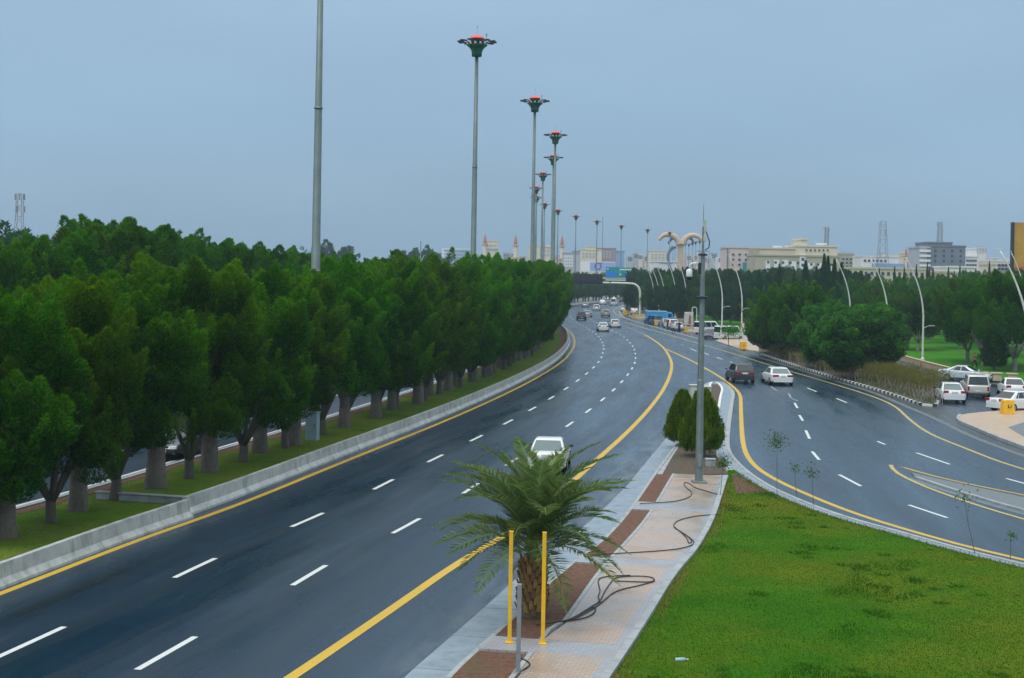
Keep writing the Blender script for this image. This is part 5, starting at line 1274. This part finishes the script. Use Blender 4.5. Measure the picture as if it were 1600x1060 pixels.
# ------------------------------------------------------------------ people
def person(loc, heading, top, legs, label, robe=False, stride=.0, H=1.74, arm=0.0, name='person'):
    k = H / 1.74
    J = dict(pel=(0, 0, .95), waist=(0, 0, 1.08), chest=(0, .01, 1.30), neck=(0, 0, 1.47), head0=(0, .02, 1.55), head=(0, .025, 1.64), crown=(0, .01, 1.72))
    verts, edges, rad = [], [], []
    def v(p, r): verts.append(tuple(c * k for c in p)); rad.append((r[0] * k, r[1] * k) if hasattr(r, '__len__') else (r * k, r * k)); return len(verts) - 1
    pel = v(J['pel'], (.15, .11)); wa = v(J['waist'], (.145, .10)); ch = v(J['chest'], (.17, .11)); nk = v(J['neck'], .055); h0 = v(J['head0'], (.07, .08)); h1 = v(J['head'], (.085, .10)); h2 = v(J['crown'], (.06, .07))
    edges += [(pel, wa), (wa, ch), (ch, nk), (nk, h0), (h0, h1), (h1, h2)]
    nose = v((0, .125, 1.62), .016); edges.append((h1, nose))
    for s_ in (-1, 1):
        sh = v((s_ * .19, 0, 1.40), .06); el = v((s_ * (.25 + arm * .05), .02 + arm * .12, 1.12), .045); wr = v((s_ * .26, .06 + arm * .28, .88 + arm * .18), .034); ha = v((s_ * .262, .08 + arm * .33, .79 + arm * .2), (.042, .022)); fi = v((s_ * .258, .10 + arm * .36, .70 + arm * .22), (.034, .014))
        th = v((s_ * .235, .13 + arm * .34, .77 + arm * .2), .013)
        edges += [(ch, sh), (sh, el), (el, wr), (wr, ha), (ha, fi), (ha, th)]
        f = s_ * stride
        hp = v((s_ * .095, 0, .88), .095); kn = v((s_ * .105, f * .5 + .02, .48), .062); an = v((s_ * .11, f, .09), .042); to = v((s_ * .12, f + .16, .035), (.045, .03))
        edges += [(pel, hp), (hp, kn), (kn, an), (an, to)]
    me = bpy.data.meshes.new('person_cage'); me.from_pydata(verts, edges, []); ob = bpy.data.objects.new('tmp', me); COL.objects.link(ob)
    ob.modifiers.new('skin', 'SKIN'); sv = me.skin_vertices[0].data
    for i, r in enumerate(rad): sv[i].radius = r
    sv[pel].use_root = True
    ss = ob.modifiers.new('sub', 'SUBSURF'); ss.levels = 1; ss.render_levels = 1
    dg = bpy.context.evaluated_depsgraph_get(); ev = ob.evaluated_get(dg); bme = bpy.data.meshes.new_from_object(ev); bpy.data.objects.remove(ob)
    rt = empty(name, loc, -R(heading)); tag(rt, label, 'person')
    for m_ in ('skin', top, legs, 'hair', 'cloth_black'): bme.materials.append(M[m_])
    for p in bme.polygons:
        c = p.center / k; i = 0
        if c.z < .07: i = 4
        elif c.z < .93 and abs(c.x) < .2: i = 2
        elif c.z < 1.46 and not (abs(c.x) > .2 and c.z < 1.0): i = 1
        elif c.z > 1.66 or (c.z > 1.56 and c.y < -.02): i = 3
        p.material_index = i; p.use_smooth = True
    link('body', bme, rt)
    if robe: MB().lathe([(.25 * k, .06 * k), (.21 * k, .5 * k), (.175 * k, .95 * k), (.155 * k, 1.1 * k), (.19 * k, 1.32 * k), (.15 * k, 1.44 * k), (.06 * k, 1.5 * k)], 14).build('robe', top, rt, smooth=True)
    return rt
person(W(1012.5, 509), 160, 'cloth_black', 'cloth_navy', 'person in dark clothes standing left of the blue pickup')
person(W(1043, 514.5), 200, 'cloth_red', 'cloth_black', 'person in dark red top beside the parked white cars', arm=.6)
person(W(1047, 511), 170, 'cloth_navy', 'cloth_black', 'person in navy behind the one in the red top')
person(W(1052, 521), 30, 'cloth_white', 'cloth_black', 'person in pale shirt and dark trousers nearest the kerb', arm=.4, stride=.12)
person(W(1061, 518), 210, 'cloth_black', 'cloth_black', 'person in a long black robe before the white parked car', robe=True)
person(W(1070, 515.5), 190, 'cloth_brown', 'cloth_navy', 'person in brown standing beside the poster board')
person(W(1522.5, 577.5, .1), 60, 'cloth_brown', 'cloth_black', 'person in brown top and dark shorts walking on the park lawn', stride=.3, H=1.8, arm=.3)

# ------------------------------------------------------------------ city beyond the trees
def building(name, Y, blocks, label, windows=(), extra=(), depth=16.0, cat='building'):
    """blocks: (x0, x1, top, material) in the survey photo's pixels at distance Y; windows: (x0, x1, y0, y1, cols, rows, material, w, h)"""
    cx = (min(b[0] for b in blocks) + max(b[1] for b in blocks)) / 2; o = empty(name, (WD(cx, 430, Y).x, Y, 0)); tag(o, label, cat); ox = o.location.x
    X = lambda p_: WD(p_, 430, Y).x - ox
    Z = lambda p_: WD(cx, p_, Y).z
    for i, b in enumerate(blocks):
        d = depth - i * .8; MB().box(((X(b[0]) + X(b[1])) / 2, d / 2 + i * .06, Z(b[2]) / 2), (X(b[1]) - X(b[0]), d, Z(b[2]))).build('wall' if i == 0 else 'wing', b[3], o)
        if b[1] - b[0] > 9: MB().box(((X(b[0]) + X(b[1])) / 2, d / 2 + i * .06, Z(b[2]) + .25), (X(b[1]) - X(b[0]) + .5, d + .5, .5)).build('parapet', b[3], o)
    wm = {}
    for x0, x1, y0, y1, nc, nr, mt, w, h in windows:
        if (w, h, mt) not in wm: wm[(w, h, mt)] = mesh_of(MB().box((0, 0, 0), (w, .3, h)), 'window', mt, False)
        for r_ in range(nr):
            for c_ in range(nc):
                xx = x0 + (x1 - x0) * (c_ + .5) / nc; yy = y0 + (y1 - y0) * (r_ + .5) / nr
                link('window', wm[(w, h, mt)], o, (X(xx), -.05, Z(yy)))
    for nm, x0, x1, y0, y1, mt, dy in extra:
        MB().box(((X(x0) + X(x1)) / 2, dy, (Z(y0) + Z(y1)) / 2), (X(x1) - X(x0), .5, abs(Z(y0) - Z(y1)))).build(nm, mt, o)
    return o
building('apartment_block', 470, [(1136, 1182, 388, 'bld_pink')], 'pink flat-roofed block with small windows left of the long hotel',
         [(1140, 1180, 394, 418, 4, 3, 'win_dark', .75, .6)], [('glass_wall', 1160, 1181, 410, 432, 'win_teal', -.12), ('dark_corner', 1135, 1137, 388, 440, 'bld_grey', -.2), ('roof_sign', 1137, 1153, 386.4, 388.4, 'bld_greylight', .5), ('roof_sign', 1157, 1173, 386.4, 388.4, 'bld_greylight', .5), ('sign_board', 1169, 1180, 425, 440, 'bld_blue', -.5)])
hb = building('hotel', 440, [(1180, 1312, 401, 'bld_olive'), (1186, 1241, 390, 'bld_beige'), (1240, 1308, 385.5, 'bld_cream'), (1251, 1261, 375, 'bld_cream'), (1179.5, 1188, 389, 'bld_olive')], 'long beige hotel with white arched bays and rooftop tower',
         [(1194, 1252, 408, 414, 5, 1, 'win_dark', .75, .75), (1194, 1252, 419, 425, 5, 1, 'win_dark', .75, .75), (1252, 1256, 401, 419, 1, 2, 'win_dark', .9, .9), (1262, 1304, 410, 416, 4, 1, 'win_dark', .75, .75), (1256, 1296, 388.5, 392.5, 6, 1, 'win_dark', .5, .5)],
         [('white_bay', 1196, 1203, 409, 430, 'win_white', .12), ('white_bay', 1209, 1217, 407, 430, 'win_white', .12), ('white_bay', 1222, 1231, 407, 430, 'win_white', .12), ('white_bay', 1235, 1244, 409, 430, 'win_white', .12), ('stair_bay', 1249, 1258, 397, 430, 'win_white', .1), ('white_bay', 1262, 1272, 411, 430, 'win_white', .12), ('white_bay', 1276, 1286, 411, 430, 'win_white', .12), ('white_bay', 1292, 1302, 411, 430, 'win_white', .12),
          ('banner', 1199, 1214, 424, 440, 'billboard_blue', -.7), ('roof_letters', 1275, 1292, 379.5, 382, 'sign_white', 1), ('roof_letters', 1208, 1222, 385, 389, 'sign_white', 1), ('roof_pipe', 1232.4, 1233.4, 379, 391, 'bld_greylight', 1)])
building('office_block', 520, [(1451, 1508, 385.5, 'bld_grey'), (1448, 1487, 380.5, 'bld_grey'), (1436, 1453, 388, 'bld_greylight')], 'dark grey office block with small windows and a lattice mast on its roof',
         [(1454, 1507, 388, 412, 4, 3, 'win_dark', .8, .8)], [('white_band', 1436, 1453, 391 + 7.6 * k, 394.5 + 7.6 * k, 'win_white', -.3) for k in range(4)])
building('tower_block', 560, [(1526, 1540, 389, 'bld_white'), (1508, 1527, 402, 'bld_white')], 'white building with a slim finned tower right of the grey office block', [(1509, 1526, 404, 418, 4, 2, 'win_dark', .9, .7), (1530, 1537, 405, 412, 1, 1, 'win_dark', 1.4, .7)], [('fin', x, x + 1.3, 384, 395, 'bld_greylight', -.1) for x in (1525.5, 1530, 1534.5, 1539)])
building('low_building', 400, [(1332, 1450, 421, 'bld_beige')], 'long low beige building above the park trees, left part', [(1340, 1445, 424, 432, 12, 1, 'win_dark', .8, .9)])
building('low_building', 390, [(1480, 1560, 427, 'bld_beige'), (1484, 1525, 419, 'bld_white')], 'low beige building with white domes of tarpaulin above the park trees', [(1488, 1556, 429, 436, 8, 1, 'win_dark', .8, .9)])
building('low_building', 430, [(1556, 1600, 409, 'bld_white'), (1555, 1575, 414, 'bld_cream')], 'pale building block left of the orange billboard', [(1558, 1580, 412, 424, 4, 2, 'win_dark', .9, .8)], [('shop_sign', 1562, 1575, 424, 432, 'bld_rose', -.3)])
building('low_building', 600, [(1346, 1404, 402, 'bld_white'), (1388, 1412, 400, 'bld_cream')], 'white low building at the foot of the lattice tower', [(1348, 1386, 404, 412, 6, 1, 'win_dark', 1, 1)], [('blue_roof', 1362, 1412, 412, 419, 'bld_blue', -.4)])
building('apartment_block', 600, [(1420, 1436, 396, 'bld_cream'), (1426, 1435.7, 399, 'bld_cream')], 'cream block between the slim minaret and the grey office', [(1422, 1435, 402, 416, 3, 3, 'win_dark', .7, .9)])
building('apartment_block', 620, [(1308, 1334, 398, 'bld_olive'), (1316, 1332, 396, 'bld_greylight')], 'hazy block right of the hotel', [(1314, 1332, 402, 420, 3, 3, 'win_dark', 1, .9)])
building('office_block', 760, [(690, 738, 390, 'bld_white'), (720, 737.5, 394, 'bld_greylight')], 'white office with blue stripes above the left trees', (), [('blue_band', 693, 735, 391.3 + 5.4 * k, 393.4 + 5.4 * k, 'bld_blue', -.3) for k in range(3)] + [('blue_sign', 669, 681, 409, 416, 'sign_blue', -.5), ('blue_sign', 698, 706, 405, 412, 'bld_blue', -.5)])
building('low_building', 740, [(664, 692, 406, 'bld_white')], 'low white building left of the striped office', [(666, 690, 408, 414, 4, 1, 'bld_blue', 1.6, 1.6)])
building('apartment_block', 780, [(755, 777, 377, 'bld_cream')], 'cream tower block beside the leftmost minaret', [(757, 776, 381, 387, 3, 1, 'bld_greylight', 1.5, 1)], [('band', 755, 777, 388, 390, 'bld_greylight', -.3)])
building('apartment_block', 800, [(826, 866, 385, 'bld_cream')], 'cream block showing between the mast poles', [(842, 864, 389, 402, 4, 2, 'bld_greylight', 1.3, 1.3)], [('roof_edge', 842, 866, 384, 385.6, 'bld_white', -.3)])
building('apartment_block', 720, [(880, 906, 396, 'bld_greylight'), (895, 905, 394, 'bld_grey')], 'grey block with white windows right of the second minaret', [(881, 895, 399, 418, 4, 4, 'win_white', .9, 1.2)])
building('apartment_block', 820, [(905, 940, 391, 'bld_cream'), (916, 931, 386, 'bld_cream')], 'cream building behind the far lighting masts', [(908, 930, 394, 404, 4, 2, 'bld_greylight', 1.2, 1.2)])
building('apartment_block', 840, [(933, 962, 389, 'bld_rose'), (956, 975, 393, 'bld_blue')], 'rose-grey block with a blue glass wing in the haze', [(936, 955, 392, 404, 4, 3, 'bld_greylight', 1.2, 1)])
building('apartment_block', 850, [(1014, 1046, 393, 'bld_cream')], 'cream block left of the palm-shaped monument', [(1016, 1044, 396, 410, 5, 3, 'bld_greylight', 1.2, 1.2)])
building('low_building', 640, [(1020, 1060, 410, 'bld_white'), (1032, 1050, 412, 'bld_blue')], 'low white and blue building under the monument')
# small hazy blocks filling the skyline
rs = np.random.default_rng(404)
for u0, u1, st in ((980, 1016, 9), (1072, 1136, 10), (1318, 1350, 9), (1404, 1440, 9), (1500, 1600, 9), (742, 830, 13), (864, 884, 9), (640, 690, 12)):
    u = u0
    while u < u1:
        w_ = rs.uniform(6, 13); tp = 395 + rs.uniform(0, 11) + (7 if u > 1300 else 0); bo = building('city_block', 900 + rs.uniform(0, 90), [(u, u + w_, tp, ('bld_white', 'bld_cream', 'bld_greylight', 'bld_pink')[int(rs.integers(4))])], 'small pale hazy city block on the far skyline',
            [(u + 1, u + w_ - 1, tp + 1.5, tp + 8, 3, 2, 'bld_grey', 1.0, 1.1)], [('roof_hut', u + w_ * .3, u + w_ * .6, tp - 1.6, tp, 'bld_greylight', 4)], 12.0)
        bo['group'] = 'small hazy blocks along the skyline'; u += st * rs.uniform(.8, 1.3)
# advertising boards
o = empty('billboard', (WD(935, 430, 640).x, 640, 0)); tag(o, 'wide white and blue advertising board behind the gantry', 'billboard'); bx = lambda p_: WD(p_, 430, 640).x - o.location.x; bz = lambda p_: WD(935, p_, 640).z
MB().box(((bx(907) + bx(961)) / 2, 0, (bz(409) + bz(425)) / 2), (bx(961) - bx(907), .6, bz(409) - bz(425))).build('board', 'sign_white', o); MB().box(((bx(921) + bx(961)) / 2, -.35, (bz(410) + bz(424)) / 2), (bx(960) - bx(921), .1, bz(410) - bz(424))).build('printed_panel', 'billboard_blue', o)
n = 14; mb = MB()
for k in range(n):
    a0, a1 = math.pi * 2 * k / n, math.pi * 2 * (k + 1) / n; c0 = (bx(934), bz(416.5))
    mb.add([(c0[0] + 1.6 * math.cos(a0), -.45, c0[1] + 1.6 * math.sin(a0)), (c0[0] + 1.6 * math.cos(a1), -.45, c0[1] + 1.6 * math.sin(a1)), (c0[0] + 1.15 * math.cos(a1), -.45, c0[1] + 1.15 * math.sin(a1)), (c0[0] + 1.15 * math.cos(a0), -.45, c0[1] + 1.15 * math.sin(a0))], [(0, 1, 2, 3)])
mb.build('printed_ring', 'billboard_navy', o); MB().box((bx(939), -.43, bz(411.5)), (.7, .08, .8)).build('printed_mark', 'billboard_red', o)
for x in (910, 934, 958): MB().box((bx(x), .6, bz(425) / 2), (.4, .4, bz(425))).build('leg', 'tower_grey', o)
Yb = 250; o = empty('billboard', (WD(1606, 430, Yb).x, Yb, 0)); tag(o, 'large orange billboard on a post at the right picture edge', 'billboard'); bx = lambda p_: WD(p_, 430, Yb).x - o.location.x; bz = lambda p_: WD(1590, p_, Yb).z
MB().box((bx(1630), 0, (bz(348) + bz(421)) / 2), (bx(1680) - bx(1580.5), .7, bz(348) - bz(421))).build('panel', 'billboard_orange', o); MB().box((bx(1580.5), -.1, (bz(348) + bz(424)) / 2), (.35, 1.0, bz(347.5) - bz(424))).build('frame', 'dark_metal', o)
MB().box((bx(1630), -.4, (bz(417) + bz(424)) / 2), (bx(1680) - bx(1582), .1, bz(414.5) - bz(420))).build('printed_strip', 'billboard_red', o); MB().lathe([(.0, -.5), (.5, -.4), (.75, 0), (.6, .5), (.0, .7)], 12, (bx(1597), -.2, bz(403))).build('printed_shape', 'billboard_red', o, smooth=True).scale = (1, .3, 1)
MB().box((bx(1630), .2, bz(424)), (bx(1680) - bx(1582), 1.2, .3)).build('catwalk', 'dark_metal', o); MB().tube([(bx(1640), .8, 0), (bx(1640), .8, bz(424))], .6, 12).build('post', 'tower_grey', o)
for x in (1586, 1594): MB().tube([(bx(x), -.3, bz(424)), (bx(x), -1.4, bz(426.5))], .06, 5).build('lamp_arm', 'dark_metal', o)
# minarets
def minaret(a, top, Y, r, label):
    p = WD(a, top, Y); o = empty('minaret', (p.x, Y, 0)); tag(o, label, 'minaret', 'minarets in the haze'); h = p.z
    MB().lathe([(r, 0), (r, h * .52), (r * 1.02, h * .52)], 10).build('shaft', 'bld_cream', o); MB().lathe([(r * 1.0, 0), (r * 1.7, h * .04), (r * 1.7, h * .07), (r, h * .075)], 10, (0, 0, h * .52)).build('balcony', 'monument_stone', o)
    MB().lathe([(r * .85, 0), (r * .85, h * .17)], 10, (0, 0, h * .59)).build('upper_shaft', 'bld_cream', o); MB().lathe([(r * .8, 0), (r * 1.35, h * .03), (r * 1.35, h * .05)], 10, (0, 0, h * .75)).build('upper_balcony', 'monument_stone', o)
    MB().lathe([(r * .75, 0), (r * .8, h * .03), (r * .55, h * .10), (r * .08, h * .15), (.04, h * .19)], 10, (0, 0, h * .805)).build('cap', 'tower_red', o, smooth=True)
minaret(758, 362, 780, 1.2, 'leftmost hazy minaret beside the cream tower block'); minaret(806, 364, 780, 1.25, 'hazy minaret standing left of the third mast pole'); minaret(878.5, 365, 780, 1.2, 'hazy minaret right of the fourth mast pole'); minaret(1416, 384, 600, .75, 'slim minaret left of the grey office block')
# lattice towers
def lattice(a, top, Y, base, w0, w1, mat, label, z0=0.0, heads=True):
    p = WD(a, top, Y); o = empty('lattice_tower', (p.x, Y, z0)); tag(o, label, 'tower'); h = p.z - z0; n = 9
    cor = [(-1, -1), (1, -1), (1, 1), (-1, 1)]
    for c in cor: MB().tube([(c[0] * w0, c[1] * w0, 0), (c[0] * w1, c[1] * w1, h)], .08, 5).build('leg', mat, o)
    mb = MB()
    for i in range(n):
        z_, z2 = h * i / n, h * (i + 1) / n; wa, wb_ = w0 + (w1 - w0) * i / n, w0 + (w1 - w0) * (i + 1) / n
        for k in range(4):
            c, d = cor[k], cor[(k + 1) % 4]; mb.tube([(c[0] * wa, c[1] * wa, z_), (d[0] * wb_, d[1] * wb_, z2)], .055, 4); mb.tube([(c[0] * wb_, c[1] * wb_, z2), (d[0] * wb_, d[1] * wb_, z2)], .04, 4)
    b_ = mb.build('bracing', mat, o); b_['kind'] = 'stuff'
    if heads:
        for zz in (.97, .85, .6):
            for k in range(3):
                an = 2.1 * k + zz * 3; MB().box((math.cos(an) * (w1 + .7), math.sin(an) * (w1 + .7), h * zz), (.35, .35, h * .06), an).build('antenna_panel', 'bld_greylight' if mat == 'tower_grey' else mat, o)
lattice(31, 303, 420, 0, 1.5, .75, 'tower_mix', 'hazy red and white lattice tower above the trees at the far left'); lattice(1380, 346, 560, 0, 2.9, .9, 'tower_grey', 'dark lattice tower with dishes above the park trees'); 
lattice(1469, 347, 524, 0, .9, .55, 'tower_grey', 'slim lattice mast on the roof of the grey office block', WD(1469, 380, 524).z); lattice(1292, 355, 446, 0, .55, .5, 'tower_grey', 'antenna mast on the hotel roof', WD(1292, 384, 446).z)
for a, t_, Y, b0, lab in ((942, 338, 800, 0, 'hair-thin tall mast behind the far lighting masts'), (657.5, 377, 500, 0, 'thin dark pole above the hazy tree clump on the left')):
    p = WD(a, t_, Y); o = empty('pole', (p.x, Y, 0)); tag(o, lab, 'pole'); MB().tube([(0, 0, 0), (0, 0, p.z)], [.28, .16], 6).build('shaft', 'tower_grey', o); MB().lathe([(.5, 0), (.5, .6), (.28, .65)], 8).build('base', 'tower_grey', o)
# palm-shaped monument
Ym = 620; o = empty('monument', (WD(1063, 430, Ym).x, Ym, 0)); tag(o, 'giant palm-shaped stone monument with curved arms behind the trees', 'monument')
mx = lambda p_: WD(p_, 430, Ym).x - o.location.x; mz = lambda p_: WD(1063, p_, Ym).z
MB().hexa([(mx(1058), -1, 0), (mx(1068), -1, 0), (mx(1068), 1, 0), (mx(1058), 1, 0), (mx(1058.5), -1, mz(379)), (mx(1067), -1, mz(379)), (mx(1067), 1, mz(379)), (mx(1058.5), 1, mz(379))]).build('trunk', 'monument_stone', o, bevel=.1)
for pts, mt, yy in (([(1060, 382), (1058, 376), (1053, 370), (1046, 367), (1038, 367), (1032, 371), (1028, 376)], 'monument_stone', -.6), ([(1065, 382), (1068, 375), (1074, 369), (1083, 367), (1091, 370), (1096, 376)], 'monument_stone', -.6),
                ([(1059.5, 384), (1057, 377), (1052, 372), (1047, 375), (1044, 382)], 'monument_blue', .9), ([(1066, 384), (1069, 377), (1075, 371), (1080, 373), (1083, 379)], 'monument_blue', .9),
                ([(1052, 386), (1046, 392), (1043.5, 402), (1045, 414), (1050, 424), (1055, 432)], 'monument_blue', 1.4)):
    P = chaikin([(mx(a), yy, mz(b)) for a, b in pts], 2); MB().tube([tuple(p) for p in P], [(1.45 if mt == 'monument_stone' else .8) - .7 * (1 if mt == 'monument_stone' else .5) * i / len(P) for i in range(len(P))], 10).build('arm', mt, o, smooth=True)
# hazy tree clumps far left, in front of the city
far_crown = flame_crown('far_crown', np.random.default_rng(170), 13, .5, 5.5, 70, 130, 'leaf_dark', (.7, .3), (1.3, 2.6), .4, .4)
for a, t_, Y, lab in ((521, 380, 560, 'hazy tree clump above the left trees right of the nearest mast'), (657, 388, 560, 'hazy tree clump behind the thin dark pole'), (645, 392, 570, 'hazy small tree left of the thin dark pole'), (668, 394, 575, 'hazy small tree right of the thin dark pole'), (8, 357, 210, 'rounded tree top at the far left picture edge')):
    p = WD(a, t_, Y); k = p.z / 13; tree('far_tree', (p.x, Y, -.05), far_crown, bk_trunk, lab, rz=a, sc=(k, k, k))
i = 0
for u in np.arange(560, 905, 15.0):
    p = W(u, 467 + rg.uniform(-4, 3), 0); k = rg.uniform(.7, .95)
    tree('far_tree', (p.x, p.y, -.05), bk_crowns[i % 3], bk_trunk, 'far tree filling the gap behind the left tree rows', group='far trees behind the left rows', rz=u, sc=(k, k, k)); i += 1

# ------------------------------------------------------------------ haze
hz = MB().box((0, 620, 19.5), (1900, 1300, 43.0)).build('haze', 'soil_red'); hz.data.materials.clear(); hz['kind'] = 'stuff'; hz['label'] = 'thin bluish haze over the distant city'
m = bpy.data.materials.new('haze_air'); m.use_nodes = True; nt = m.node_tree; nt.nodes.clear()
vo = nt.nodes.new('ShaderNodeVolumePrincipled'); vo.inputs['Color'].default_value = (.60, .78, .92, 1); vo.inputs['Density'].default_value = .00032; vo.inputs['Anisotropy'].default_value = .2
mo = nt.nodes.new('ShaderNodeOutputMaterial'); nt.links.new(vo.outputs[0], mo.inputs['Volume']); hz.data.materials.append(m)
